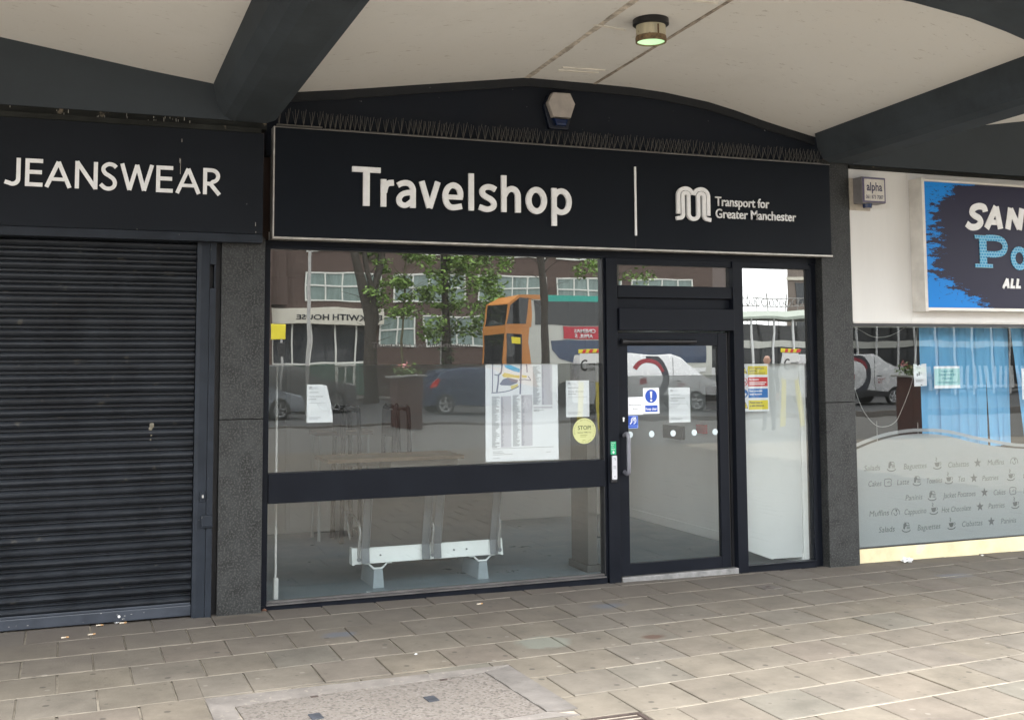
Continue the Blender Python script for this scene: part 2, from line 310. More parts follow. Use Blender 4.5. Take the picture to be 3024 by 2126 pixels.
# ------------------------------------------------------------------ ground
def gz(x): return -0.007 * x
def slab_mat():
    m = bpy.data.materials.new('buff_paving_slab'); m.use_nodes = True; t = m.node_tree; b = t.nodes['Principled BSDF']; N = t.nodes.new; L = t.links.new
    b.inputs['Roughness'].default_value = 0.82; b.inputs['Specular IOR Level'].default_value = 0.35
    tc = N('ShaderNodeTexCoord'); ge = N('ShaderNodeNewGeometry')
    r = N('ShaderNodeValToRGB'); e = r.color_ramp.elements; e[0].position = 0; e[0].color = (0.248, 0.214, 0.174, 1); e[1].position = 1; e[1].color = (0.272, 0.236, 0.19, 1)
    for p, c in ((0.25, (0.262, 0.227, 0.180)), (0.45, (0.252, 0.222, 0.185)), (0.62, (0.272, 0.234, 0.182)), (0.8, (0.256, 0.216, 0.178)), (0.93, (0.236, 0.218, 0.180))):
        q = e.new(p); q.color = (*c, 1)
    L(ge.outputs['Random Per Island'], r.inputs[0])
    n = N('ShaderNodeTexNoise'); n.inputs['Scale'].default_value = 3.2; n.inputs['Detail'].default_value = 10; n.inputs['Roughness'].default_value = 0.7; L(tc.outputs['Object'], n.inputs['Vector'])
    r1 = N('ShaderNodeMapRange'); r1.inputs[1].default_value = 0.3; r1.inputs[2].default_value = 0.72; r1.inputs[3].default_value = 0.72; r1.inputs[4].default_value = 1.24; L(n.outputs[0], r1.inputs[0])
    mu = N('ShaderNodeMix'); mu.data_type = 'RGBA'; mu.blend_type = 'MULTIPLY'; mu.inputs[0].default_value = 1; sat = N('ShaderNodeHueSaturation'); sat.inputs['Saturation'].default_value = 1.02; sat.inputs['Value'].default_value = 0.645; L(r.outputs[0], sat.inputs['Color']); L(sat.outputs[0], mu.inputs[6]); L(r1.outputs[0], mu.inputs[7]); cur = mu.outputs[2]
    # trodden-in gum: dark and pale round spots
    for sc, th, rad, col, am in ((3.1, 0.62, 0.06, (0.06, 0.052, 0.044), 0.7), (3.7, 0.80, 0.06, (0.30, 0.27, 0.23), 0.45), (7.0, 0.80, 0.085, (0.08, 0.068, 0.057), 0.55), (11.0, 0.86, 0.11, (0.085, 0.075, 0.065), 0.45)):
        vo = N('ShaderNodeTexVoronoi'); vo.voronoi_dimensions = '2D'; vo.inputs['Scale'].default_value = sc; nz = N('ShaderNodeMix'); nz.data_type = 'RGBA'; nz.inputs[0].default_value = 0.03
        L(tc.outputs['Object'], nz.inputs[6]); L(n.outputs[1], nz.inputs[7]); L(nz.outputs[2], vo.inputs['Vector'])
        c1 = N('ShaderNodeMapRange'); c1.inputs[1].default_value = rad; c1.inputs[2].default_value = rad * 0.72; L(vo.outputs['Distance'], c1.inputs[0])
        sp = N('ShaderNodeSeparateColor'); L(vo.outputs['Color'], sp.inputs[0]); c2 = N('ShaderNodeMath'); c2.operation = 'GREATER_THAN'; c2.inputs[1].default_value = th; L(sp.outputs[0], c2.inputs[0])
        mm = N('ShaderNodeMath'); mm.operation = 'MULTIPLY'; L(c1.outputs[0], mm.inputs[0]); L(c2.outputs[0], mm.inputs[1])
        m3 = N('ShaderNodeMath'); m3.operation = 'MULTIPLY'; m3.inputs[1].default_value = am; L(mm.outputs[0], m3.inputs[0])
        k = N('ShaderNodeMix'); k.data_type = 'RGBA'; k.inputs[7].default_value = (*col, 1); L(m3.outputs[0], k.inputs[0]); L(cur, k.inputs[6]); cur = k.outputs[2]
    # blue spray-paint marks, damp patch by the pillar, band of grime and painted canopy shade along the shop fronts, rusty mark
    def spot(pos, sx, sy, col, am, edge=0.5, cur=None):
        mp = N('ShaderNodeMapping'); mp.vector_type = 'TEXTURE'; mp.inputs['Location'].default_value = (pos[0], pos[1], 0); mp.inputs['Scale'].default_value = (sx, sy, 1); L(tc.outputs['Object'], mp.inputs[0])
        sep = N('ShaderNodeSeparateXYZ'); L(mp.outputs[0], sep.inputs[0]); cb = N('ShaderNodeCombineXYZ'); L(sep.outputs[0], cb.inputs[0]); L(sep.outputs[1], cb.inputs[1])
        ln = N('ShaderNodeVectorMath'); ln.operation = 'LENGTH'; L(cb.outputs[0], ln.inputs[0])
        nn = N('ShaderNodeTexNoise'); nn.inputs['Scale'].default_value = 9; nn.inputs['Detail'].default_value = 6; L(tc.outputs['Object'], nn.inputs['Vector'])
        ad = N('ShaderNodeMath'); ad.operation = 'ADD'; L(ln.outputs['Value'], ad.inputs[0]); L(nn.outputs[0], ad.inputs[1])
        rg = N('ShaderNodeMapRange'); rg.inputs[1].default_value = 1.5; rg.inputs[2].default_value = 1.5 - edge; rg.inputs[4].default_value = am; L(ad.outputs[0], rg.inputs[0])
        k = N('ShaderNodeMix'); k.data_type = 'RGBA'; k.inputs[7].default_value = (*col, 1); L(rg.outputs[0], k.inputs[0]); L(cur, k.inputs[6]); return k.outputs[2]
    for pos, sx, sy, col, am, ed in (((1.72, -0.95), 0.14, 0.09, (0.13, 0.155, 0.20), 0.75, 0.5), ((3.76, -0.80), 0.16, 0.10, (0.13, 0.165, 0.22), 0.6, 0.6), ((7.02, -0.78), 0.22, 0.10, (0.17, 0.19, 0.23), 0.6, 0.6),
                                   ((1.17, -0.27), 0.19, 0.13, (0.085, 0.07, 0.056), 0.9, 0.25), ((3.62, -1.75), 0.11, 0.06, (0.09, 0.05, 0.035), 0.85, 0.4), ((6.2, -0.55), 0.5, 0.2, (0.15, 0.13, 0.115), 0.5, 0.9),
                                   ((2.9, -1.62), 0.20, 0.17, (0.205, 0.215, 0.18), 0.7, 0.3), ((6.5, -2.3), 0.19, 0.18, (0.22, 0.23, 0.20), 0.6, 0.3)):
        cur = spot(pos, sx, sy, col, am, ed, cur)
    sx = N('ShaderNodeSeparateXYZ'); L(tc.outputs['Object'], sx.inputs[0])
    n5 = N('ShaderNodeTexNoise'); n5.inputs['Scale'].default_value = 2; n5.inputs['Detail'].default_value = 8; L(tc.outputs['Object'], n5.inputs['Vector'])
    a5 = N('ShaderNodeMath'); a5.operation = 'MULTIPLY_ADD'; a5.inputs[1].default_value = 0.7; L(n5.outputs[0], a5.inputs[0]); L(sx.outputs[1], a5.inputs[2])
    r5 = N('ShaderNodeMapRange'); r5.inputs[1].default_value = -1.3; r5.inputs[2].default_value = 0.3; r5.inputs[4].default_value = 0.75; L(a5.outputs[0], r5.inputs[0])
    k5 = N('ShaderNodeMix'); k5.data_type = 'RGBA'; k5.inputs[7].default_value = (0.095, 0.082, 0.072, 1); L(r5.outputs[0], k5.inputs[0]); L(cur, k5.inputs[6]); cur = k5.outputs[2]  # slabs darken towards the fronts: grime plus canopy shade put into the colour
    L(cur, b.inputs['Base Color'])
    nb = N('ShaderNodeTexNoise'); nb.inputs['Scale'].default_value = 70; nb.inputs['Detail'].default_value = 5; L(tc.outputs['Object'], nb.inputs['Vector'])
    bp = N('ShaderNodeBump'); bp.inputs['Strength'].default_value = 0.28; bp.inputs['Distance'].default_value = 0.006; L(nb.outputs[0], bp.inputs['Height']); L(bp.outputs[0], b.inputs['Normal'])
    return m
m_slab = slab_mat()
m_joint = M('sandy_joint', (0.30, 0.262, 0.21), 0.95, var=0.3, vs=6, bump=0.4, bs=80)
m_conc = M('worn_concrete', (0.185, 0.165, 0.148), 0.9, var=0.22, vs=5, bump=0.4, bs=45, speck=(0.25, 0.22, 0.19), sps=30, spt=0.62)
m_asph = M('asphalt', (0.075, 0.075, 0.076), 0.9, var=0.2, vs=1.2, bump=0.3, bs=60)

g = MB()
g.face([(-16, -22, gz(-16)-0.010), (40, -22, gz(40)-0.010), (40, 0.25, gz(40)-0.010), (-16, 0.25, gz(-16)-0.010)])
for k in range(0, 34):
    f_ = lambda x: -0.065 - 0.41*k + 0.071*x
    for i in range(-8, 34):
        xa, xb = i*.5, i*.5+.5
        if max(f_(xa), f_(xb)) > -.04: continue
        if xb > .7 and xa < 2.85 and -3.6 < f_(xa) < -2.0: continue
        e1, e2 = random.uniform(.005, .009), random.uniform(.005, .009)
        g.face([(xa, f_(xa)-e1, gz(xa)-.0022), (xb, f_(xb)-e2, gz(xb)-.0022), (xb, f_(xb)+e2, gz(xb)-.0022), (xa, f_(xa)+e1, gz(xa)-.0022)])
struct('pavement_bed', g, m_joint)
# individual slabs, each laid slightly out of true
MH = (0.74, 2.50, -3.06, -2.05)     # hole left for the inspection covers
def clip(pl, ax, lim, sg):
    out = []
    for i in range(len(pl)):
        p, q = pl[i], pl[(i+1) % len(pl)]; a, b = sg*(lim-p[ax]), sg*(lim-q[ax])
        if a >= 0: out.append(p)
        if (a > 0) != (b > 0) and abs(a-b) > 1e-9: t = a/(a-b); out.append((p[0]+(q[0]-p[0])*t, p[1]+(q[1]-p[1])*t))
    return out
pv = MB(); PX, PY, SKW = 0.3985, 0.41, 0.071
GR = (2.46, 2.80, -3.55, -3.11)
for k in range(0, 34):
    off = 0.209 if k % 2 == 0 else 0.209 + PX / 2
    for i in range(-14, 30):
        xa = off + PX * i + random.uniform(-.003, .003); xb = off + PX * (i + 1)
        gap = random.uniform(0.0035, 0.0065)
        xa += gap; xb -= gap
        yt = lambda x: -0.065 - PY * k + SKW * x - 0.0060
        yb_ = lambda x: -0.065 - PY * (k + 1) + SKW * x + 0.0060
        quad = [[xa, yb_(xa)], [xb, yb_(xb)], [xb, yt(xb)], [xa, yt(xa)]]
        if min(q[1] for q in quad) > -0.05: continue
        for q in quad: q[1] = min(q[1], -0.035)
        if quad[2][1] - quad[1][1] < 0.02: continue
        # cut the slab round the cover surround and the drain
        polys = [[tuple(q) for q in quad]]
        for (hx0, hx1, hy0, hy1) in (MH, GR):
            nxt = []
            for pl in polys:
                if max(q[0] for q in pl) <= hx0 or min(q[0] for q in pl) >= hx1 or max(q[1] for q in pl) <= hy0 or min(q[1] for q in pl) >= hy1: nxt.append(pl); continue
                L_ = clip(pl, 0, hx0, 1); Rg = clip(pl, 0, hx1, -1); Md = clip(clip(pl, 0, hx0, -1), 0, hx1, 1)
                nxt += [L_, Rg, clip(Md, 1, hy1, -1), clip(Md, 1, hy0, 1)]
            polys = [q for q in nxt if len(q) > 2 and max(v[0] for v in q)-min(v[0] for v in q) > .02 and max(v[1] for v in q)-min(v[1] for v in q) > .02]
        cx, cy = (xa + xb) / 2, (quad[0][1] + quad[2][1]) / 2
        zc_ = random.gauss(0, 0.0014); tx, ty = random.gauss(0, 0.0035), random.gauss(0, 0.0035)
        for pl in polys:
            px_, py_ = sum(q[0] for q in pl)/len(pl), sum(q[1] for q in pl)/len(pl); n_ = len(pl)
            top = [(q[0], q[1], gz(q[0]) + zc_ + tx * (q[0]-cx) + ty * (q[1]-cy)) for q in pl]
            inn = [(q[0] + (px_-q[0])*.02, q[1] + (py_-q[1])*.02, q[2]) for q in top]
            V = [pv.bm.verts.new(p) for p in inn]; Wv = [pv.bm.verts.new((p[0], p[1], p[2]-0.003)) for p in top]; Bv = [pv.bm.verts.new((p[0], p[1], p[2]-0.03)) for p in top]
            pv.bm.faces.new(V)
            for j in range(n_):
                pv.bm.faces.new((V[j], Wv[j], Wv[(j+1) % n_], V[(j+1) % n_])); pv.bm.faces.new((Wv[j], Bv[j], Bv[(j+1) % n_], Wv[(j+1) % n_]))
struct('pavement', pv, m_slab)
# street beyond
g = MB(); g.face([(-16, -22, gz(-16)-0.005), (40, -22, gz(40)-0.005), (40, -11.5, gz(40)-0.005), (-16, -15.2, gz(-16)-0.005)]); struct('outer_pavement', g, M('grey_outer_paving', (0.150, 0.142, 0.130), 0.9, var=0.25, vs=1.6, bump=0.3, bs=40))
g = MB(); g.face([(-150, -42, -0.13), (200, -42, -0.13), (200, -22, -0.13), (-150, -22, -0.13)]); struct('road', g, m_asph)
g = MB(); g.box(-150, 200, -22.15, -22.0, -0.3, 0.0); struct('kerb', g, m_conc)
g = MB(); g.face([(-150, -120, -0.02), (200, -120, -0.02), (200, -42, -0.02), (-150, -42, -0.02)]); g.box(-150, 200, -42.0, -41.85, -0.3, -0.021); struct('far_pavement', g, m_conc)
g = MB(); g.face([(-600, -700, -0.4), (700, -700, -0.4), (700, 500, -0.4), (-600, 500, -0.4)]); struct('ground', g, m_asph)
g = MB(); g.face([(-150, -22, gz(-16)-0.03), (-16, -22, gz(-16)-0.03), (-16, 0.2, gz(-16)-0.03), (-150, 0.2, gz(-16)-0.03)])
g.face([(40, -22, gz(40)-0.03), (200, -22, gz(40)-0.03), (200, 0.2, gz(40)-0.03), (40, 0.2, gz(40)-0.03)]); struct('side_pavement', g, m_conc)

# inspection covers with broken concrete surround
ang = 0.085
def cv(u, v): # u to the left along the far edge, v towards the street
    return (2.308 - u * math.cos(ang) + v * math.sin(ang) * 0.6, -2.150 - u * math.sin(ang) - v * math.cos(ang))
def aggregate():
    m = bpy.data.materials.new('exposed_aggregate'); m.use_nodes = True; t = m.node_tree; b = t.nodes['Principled BSDF']; N = t.nodes.new; L = t.links.new; b.inputs['Roughness'].default_value = 0.9
    tc = N('ShaderNodeTexCoord'); vo = N('ShaderNodeTexVoronoi'); vo.inputs['Scale'].default_value = 75; L(tc.outputs['Object'], vo.inputs['Vector'])
    sp = N('ShaderNodeSeparateColor'); L(vo.outputs['Color'], sp.inputs[0]); r = N('ShaderNodeValToRGB'); e = r.color_ramp.elements
    e[0].color = (0.10, 0.085, 0.075, 1); e[1].color = (0.42, 0.38, 0.34, 1)
    for p, c in ((0.18, (0.13, 0.11, 0.10)), (0.24, (0.28, 0.245, 0.215)), (0.7, (0.32, 0.285, 0.255)), (0.85, (0.36, 0.33, 0.30))): q = e.new(p); q.color = (*c, 1)
    L(sp.outputs[0], r.inputs[0]); n = N('ShaderNodeTexNoise'); n.inputs['Scale'].default_value = 6; n.inputs['Detail'].default_value = 6; L(tc.outputs['Object'], n.inputs['Vector'])
    k = N('ShaderNodeMix'); k.data_type = 'RGBA'; k.inputs[7].default_value = (0.27, 0.24, 0.215, 1); L(n.outputs[0], k.inputs[0]); L(r.outputs[0], k.inputs[6]); dk_ = N('ShaderNodeHueSaturation'); dk_.inputs['Value'].default_value = 0.56; dk_.inputs['Saturation'].default_value = 1.15; L(k.outputs[2], dk_.inputs['Color']); L(dk_.outputs[0], b.inputs['Base Color'])
    bp = N('ShaderNodeBump'); bp.inputs['Strength'].default_value = 0.6; bp.inputs['Distance'].default_value = 0.006; L(vo.outputs['Distance'], bp.inputs['Height']); L(bp.outputs[0], b.inputs['Normal']); return m
m_agg = aggregate()
m_rust = M('rusty_iron', (0.055, 0.038, 0.032), 0.8, var=0.35, vs=20, bump=0.3, bs=80)
m_iron = M('dark_iron', (0.045, 0.048, 0.058), 0.6, var=0.3, vs=15)
def slab_prism(mb, uv, z1, z0=-0.06):
    mb.prism([cv(*q) for q in uv], 'z', z0, z1)
for name, u0, u1, lab, ku in (('inspection_cover', 0.003, 0.727, 'pebbly inspection cover in the pavement nearer the drain grate', 0.46), ('inspection_cover', 0.733, 1.437, 'pebbly inspection cover in the pavement on the shutter side', 1.10)):
    p0 = cv(u0, 0); t = thing(name, lab, 'manhole cover', (p0[0], p0[1], -0.02), group='pair of inspection covers')
    mb = MB(); slab_prism(mb, [(u0, 0.0), (u0, 0.80), (u1, 0.80), (u1, 0.0)], -0.017 + (0.008 if u0 > 0.5 else 0)); P('panel', mb, m_agg, t)
    mb = MB(); vv = 0.33 if u0 < 0.5 else 0.36; slab_prism(mb, [(ku-.03, vv-.045), (ku-.03, vv+.045), (ku+.03, vv+.045), (ku+.03, vv-.045)], -0.012 + (0.008 if u0 > 0.5 else 0), -0.03)
    kp = P('keyhole_plate', mb, m_iron, t)
    mb = MB(); uu = 0.27 if u0 < 0.5 else 1.02; slab_prism(mb, [(uu-.02, 0.012), (uu-.02, 0.035), (uu+.02, 0.035), (uu+.02, 0.012)], -0.014 + (0.008 if u0 > 0.5 else 0), -0.03); P('lifting_slot', mb, m_rust, t)
t = thing('cover_surround', 'cracked concrete surround framing the two pebbly inspection covers', 'surround', (0.8, -2.2, 0))
mb = MB()
def rag(n, a, b_, amp): return [(a[0] + (b_[0]-a[0])*i/n + random.uniform(-amp, amp), a[1] + (b_[1]-a[1])*i/n + random.uniform(-amp, amp)) for i in range(n+1)]
far_in = rag(30, (0.0, -0.004), (1.44, -0.004), 0.006)
mb.prism([cv(*q) for q in far_in] + [(MH[0]+.005, MH[3]-.13), (MH[0]+.005, MH[3]-.005), (MH[1]-.005, MH[3]-.005)], 'z', -0.06, -0.013)
P('far_strip', mb, m_conc, t)
mb = MB(); rin = rag(16, (-0.004, 0.80), (-0.004, 0.0), 0.007)
mb.prism([(MH[1]-.01, MH[3]-.02), (MH[1]+.02, MH[2]+0.1)] + [cv(*q) for q in rin], 'z', -0.06, -0.0145); P('side_strip', mb, M('grey_concrete_patch', (0.150, 0.135, 0.122), 0.9, var=0.2, vs=6, bump=0.4, bs=40), t)
mb = MB(); lin = rag(16, (1.444, 0.0), (1.444, 0.80), 0.006)
mb.prism([cv(*q) for q in lin] + [(MH[0]+.005, MH[2]+.01), (MH[0]+.005, MH[3]-.12)], 'z', -0.06, -0.009); P('near_strip', mb, m_conc, t)
mb = MB(); nin = rag(20, (1.43, 0.806), (0.0, 0.806), 0.006)
mb.prism([cv(*q) for q in nin] + [(MH[1]-.01, MH[2]+.01), (MH[0]+.02, MH[2]+.01)], 'z', -0.06, -0.016); P('front_strip', mb, m_conc, t)
# drain grate
t = thing('drain_grate', 'rusty iron drain grate sunk in the slabs beside the inspection cover', 'drain', (2.63, -3.3, -0.02))
mb = MB(); z1 = -0.022
mb.box(2.465, 2.795, -3.135, -3.115, -0.08, z1); mb.box(2.465, 2.795, -3.545, -3.525, -0.08, z1); mb.box(2.465, 2.487, -3.525, -3.135, -0.08, z1); mb.box(2.773, 2.795, -3.525, -3.135, -0.08, z1); P('frame', mb, m_rust, t)
mb = MB()
for i in range(7): mb.box(2.487, 2.773, -3.180-i*0.05, -3.158-i*0.05, -0.07, z1-0.004)
P('bars', mb, m_rust, t)
mb = MB(); mb.box(2.487, 2.773, -3.525, -3.135, -0.12, -0.095); P('sump', mb, m_blk, t)
# stop tap cover
t = thing('stop_tap_cover', 'small square rusty stop tap cover in the slabs before the side window', 'utility cover', (5.25, -0.65, -0.037))
mb = MB(); mb.prism([(5.175, -0.73), (5.33, -0.72), (5.325, -0.57), (5.17, -0.58)], 'z', -0.06, -0.0315, bev=0.003); P('lid', mb, M('worn_iron_lid', (0.10, 0.085, 0.075), 0.8, var=0.35, vs=18, bump=0.4, bs=60), t)
mb = MB(); mb.box(5.235, 5.265, -0.665, -0.635, -0.033, -0.029); P('key_recess', mb, m_rust, t)
# litter
m_butt = M('cigarette_paper', (0.50, 0.43, 0.34), 0.8, var=0.1); m_tip = M('cigarette_filter', (0.38, 0.22, 0.10), 0.8, var=0.1)
for i, (x, y, rz, lab) in enumerate(((0.05, -0.40, 0.1, 'cigarette end on the slabs leftmost before the shutter'), (0.213, -0.375, 0.2, 'cigarette end on the first slab joint below the shutter'), (2.90, -0.415, 0.15, 'cigarette end on the slab joint before the big window'), (0.42, -0.105, 0.1, 'cigarette end lying under the shutter bottom rail, rightmost one'), (0.27, -0.12, -0.1, 'cigarette end lying under the shutter bottom rail, middle one'))):
    t = thing('cigarette_end', lab, 'litter', (x, y, gz(x) + 0.006), rz, group='cigarette ends on the pavement')
    mb = MB(); mb.cyl((-0.022, 0, 0), 0.005, 0.03, 'x', 10); P('paper', mb, m_butt, t, local=True)
    mb = MB(); mb.cyl((0.008, 0, 0), 0.0052, 0.016, 'x', 10); P('filter', mb, m_tip, t, local=True)
def crumple(name, x, y, s, lab, mat):
    mb = MB(); bmesh.ops.create_icosphere(mb.bm, subdivisions=3, radius=s)
    for v in mb.bm.verts:
        f = 0.55 + 0.9 * noise.noise(v.co * (2.2 / s) + Vector((x, y, 0))); v.co = Vector((v.co.x * f * 1.5, v.co.y * f, max(-0.4*s, v.co.z * f * 0.7)))
    bmesh.ops.translate(mb.bm, verts=mb.bm.verts, vec=(x, y, gz(x) + 0.4*s)); tag(P(name, mb, mat, org=(x, y, gz(x))), lab, 'litter')
crumple('crumpled_wrapper', 7.064, -0.14, 0.05, 'crumpled clear plastic wrapper by the cream plinth', m_pwhite)
crumple('paper_scrap', 0.387, -0.07, 0.016, 'white scrap stuck at the foot of the shutter', m_pwhite)
crumple('paper_scrap', 2.05, -1.62, 0.009, 'tiny white scrap on the slabs in line with the bench', m_pwhite)
crumple('paper_scrap', 7.95, -0.12, 0.012, 'tiny white scrap on the slabs by the plinth, right of the wrapper', m_pwhite)
crumple('dead_leaves', 6.33, -0.085, 0.02, 'brown leaf litter caught at the foot of the right granite pillar', M('dead_leaf', (0.16, 0.08, 0.05), 0.9, var=0.4, vs=40))
crumple('dead_leaves', 1.385, -0.06, 0.016, 'brown leaf litter caught beside the left granite pillar foot', MATS['dead_leaf'])

# ------------------------------------------------------------------ canopy: vaults, beams, front edge
PROF = [(1.46, 3.765), (1.52, 3.775), (1.945, 3.83), (2.363, 3.893), (2.908, 3.974), (3.44, 4.053), (4.057, 4.054), (4.40, 4.052), (4.705, 4.036), (5.14, 3.986), (5.42, 3.930), (5.678, 3.866), (5.93, 3.813), (6.17, 3.765), (6.24, 3.752)]
BAY = 5.225
def prof(bay):
    if bay == -1: return [(2.455 - x, z) for x, z in reversed(PROF)]   # mirrored about the left beam
    return [(x + BAY * bay, z) for x, z in PROF]
RISE, YE = 0.042, -3.14
can = thing('canopy', 'white vaulted concrete canopy on dark slate beams over the pavement', 'canopy', (3.8, -1.5, 4.0))
ax0 = -0.02
for b in (-1, 0, 1):
    pr = prof(b); mb = MB()
    for (xa, za), (xb, zb) in zip(pr, pr[1:]):
        mb.face([(xa, ax0, za), (xb, ax0, zb), (xb, YE, zb - RISE*(YE-ax0)), (xa, YE, za - RISE*(YE-ax0))])
    bmesh.ops.remove_doubles(mb.bm, verts=mb.bm.verts, dist=1e-4)
    g_ = bmesh.ops.extrude_face_region(mb.bm, geom=list(mb.bm.faces)); bmesh.ops.translate(mb.bm, verts=[e for e in g_['geom'] if isinstance(e, bmesh.types.BMVert)], vec=(0, 0, 0.14))
    P('vault', mb, m_ceil, can, smooth=25)
    # downstand along the street edge
    mb = MB(); yo = -3.14
    for (xa, za), (xb, zb) in zip(pr, pr[1:]):
        za2 = za - RISE*(yo-ax0); zb2 = zb - RISE*(yo-ax0)
        V = [mb.bm.verts.new(p) for p in ((xa, yo, za2-.26), (xb, yo, zb2-.26), (xb, yo-.62, zb2-.26), (xa, yo-.62, za2-.26), (xa, yo, za2+.2), (xb, yo, zb2+.2), (xb, yo-.62, zb2+.2), (xa, yo-.62, za2+.2))]
        for q in ((0,1,2,3), (0,4,5,1), (3,2,6,7), (4,7,6,5)): mb.bm.faces.new([V[i] for i in q])
    bmesh.ops.remove_doubles(mb.bm, verts=mb.bm.verts, dist=1e-4); P('edge_beam', mb, m_beam, can, smooth=25)
# beams with chamfered soffits
for bx in (1.225, 1.225 + BAY, 1.225 - BAY, 1.225 + 2*BAY):
    mb = MB(); hw, hb = 0.27, 0.165; sec = [(-hw, 3.79), (-hw+.028, 3.64), (-hb-.02, 3.545), (-hb+.05, 3.515), (hb-.05, 3.515), (hb+.02, 3.545), (hw-.028, 3.64), (hw, 3.79), (hw, 4.05), (-hw, 4.05)]
    A = [mb.bm.verts.new((bx+q[0], -0.16, q[1])) for q in sec]; B = [mb.bm.verts.new((bx+q[0], -3.30, q[1]+0.026*3.14 + (0.03 if q[1] > 3.7 else 0))) for q in sec]
    mb.bm.faces.new(A); mb.bm.faces.new(list(reversed(B)))
    for i in range(len(sec)): mb.bm.faces.new((A[i], B[i], B[(i+1) % len(sec)], A[(i+1) % len(sec)]))
    P('beam', mb, m_beam, can, smooth=20)
# seams and thin battens in the middle vault
m_seam = M('dirty_seam_tape', (0.54, 0.49, 0.43), 0.9, var=0.5, vs=14, bump=0.3, bs=60)
m_bat = M('white_batten', (0.80, 0.77, 0.71), 0.7, var=0.1, vs=8)
for xs, wd, mt in ((3.44, 0.05, m_seam), (4.05, 0.028, M('dark_seam_joint', (0.38, 0.33, 0.28), 0.9, var=0.5, vs=14))):
    mb = MB(); z0 = 4.0525
    V = [(xs-wd/2, -0.03, z0-.003), (xs+wd/2, -0.03, z0-.003), (xs+wd/2, YE+.01, z0-.003-RISE*(YE)), (xs-wd/2, YE+.01, z0-.003-RISE*(YE))]
    n = 24; pts = []
    for i in range(n):
        y0_ = -0.03 + (YE+.04)*i/n; y1_ = -0.03 + (YE+.04)*(i+1)/n; 
        e0 = wd/2*random.uniform(.75, 1.2); 
        mb.prism([(xs-e0, y0_), (xs+e0, y0_), (xs+e0, y1_), (xs-e0, y1_)], 'z', -0.004, 0.0)
        for v in list(mb.bm.verts)[-8:]: v.co.z += z0 + 0.0005 - RISE*(v.co.y-ax0)
    P('seam_strip', mb, mt, can)
for (xa, ya, xb, yb) in ((3.36, -1.45, 3.66, -1.40), (3.50, -2.10, 4.0, -2.08), (3.60, -0.36, 3.93, -0.40), (3.60, -0.44, 3.95, -0.48)):
    mb = MB(); zz = lambda y: 4.0525 - RISE*(y-ax0); wv = 0.010
    mb.prism([(xa, ya-wv), (xb, yb-wv), (xb, yb+wv), (xa, ya+wv)], 'z', zz(ya)-.008, zz(ya)+.001); P('batten', mb, m_bat, can)
# wall infill under each vault
def infill(b, y, mat, zb, nm, lab=None):
    pr = prof(b); mb = MB(); pts = [(pr[0][0]-.1, zb)] + [(pr[0][0]-.1, pr[0][1]+.02)] + [(x, z+.03) for x, z in pr] + [(pr[-1][0]+.1, pr[-1][1]+.02), (pr[-1][0]+.1, zb)]
    mb.prism(pts, 'y', y, 0.28); P(nm, mb, mat, can, label=lab)
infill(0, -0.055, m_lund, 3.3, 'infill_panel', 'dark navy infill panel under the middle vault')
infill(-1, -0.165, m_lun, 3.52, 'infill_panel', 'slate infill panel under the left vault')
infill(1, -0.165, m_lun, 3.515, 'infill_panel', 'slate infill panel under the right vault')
# trim that follows the middle arch
mb = MB(); pr = prof(0)
for (xa, za), (xb, zb) in zip(pr, pr[1:]):
    V = [mb.bm.verts.new(p) for p in ((xa, -0.085, za-.065), (xb, -0.085, zb-.065), (xb, -0.085, zb+.02), (xa, -0.085, za+.02), (xa, -0.05, za-.065), (xb, -0.05, zb-.065))]
    mb.bm.faces.new(V[:4]); mb.bm.faces.new((V[0], V[4], V[5], V[1]))
bmesh.ops.remove_doubles(mb.bm, verts=mb.bm.verts, dist=1e-4); P('arch_trim', mb, M('black_arch_trim', (0.010, 0.012, 0.016), 0.8, var=0.2, vs=6, speck=(0.3, 0.3, 0.3), sps=30, spt=0.75), can, smooth=25)
# unseen mass behind and above, added to block daylight, open over the rooflight
bl = thing('shop_building', 'unseen plain dark wall of the shop row, added above the canopy to block daylight', 'building', (3.8, 1, 0))
mb = MB(); mb.box(-14, 24, 0.0, 2.3, 4.2, 9.5); mb.box(-14, -0.0+1.40, 0.05, 9, -0.2, 4.19); mb.box(1.40, 6.20, 0.0, 2.6, 2.75, 4.19); mb.box(6.30, 24, 0.0, 9, 2.6, 4.19); mb.box(1.41, 6.19, 3.91, 9, -0.2, 4.19); mb.box(6.20, 6.30, 0.05, 9, -0.2, 4.19)
P('wall', mb, M('dark_brick_upper', (0.10, 0.07, 0.06), 0.9, var=0.2), bl)

# ceiling lamp
lx, ly, lz = 3.735, -1.64, 4.122
lamp = thing('ceiling_lamp', 'round grimy cream bulkhead lamp with greenish lit lens under the vault', 'lamp', (lx, ly, lz))
m_cup = M('grimy_cream_enamel', (0.58, 0.54, 0.40), 0.5, var=0.22, vs=14, speck=(0.17, 0.11, 0.06), sps=16, spt=0.63, streak=True)
mb = MB(); mb.lathe((lx, ly, lz), [(0.0, 0.01), (0.124, 0.01), (0.126, -0.035), (0.115, -0.043), (0.0, -0.043)]); P('mounting_collar', mb, m_blk, lamp, smooth=40)
mb = MB(); mb.lathe((lx, ly, lz), [(0.102, -0.03), (0.104, -0.12), (0.098, -0.12), (0.098, -0.03)]); P('housing', mb, m_cup, lamp, smooth=40)
mb = MB(); mb.lathe((lx, ly, lz), [(0.1055, -0.118), (0.108, -0.128), (0.107, -0.158), (0.098, -0.160), (0.0965, -0.122)]); P('rim', mb, M('rusty_rim', (0.20, 0.14, 0.08), 0.7, var=0.5, vs=30), lamp, smooth=40)
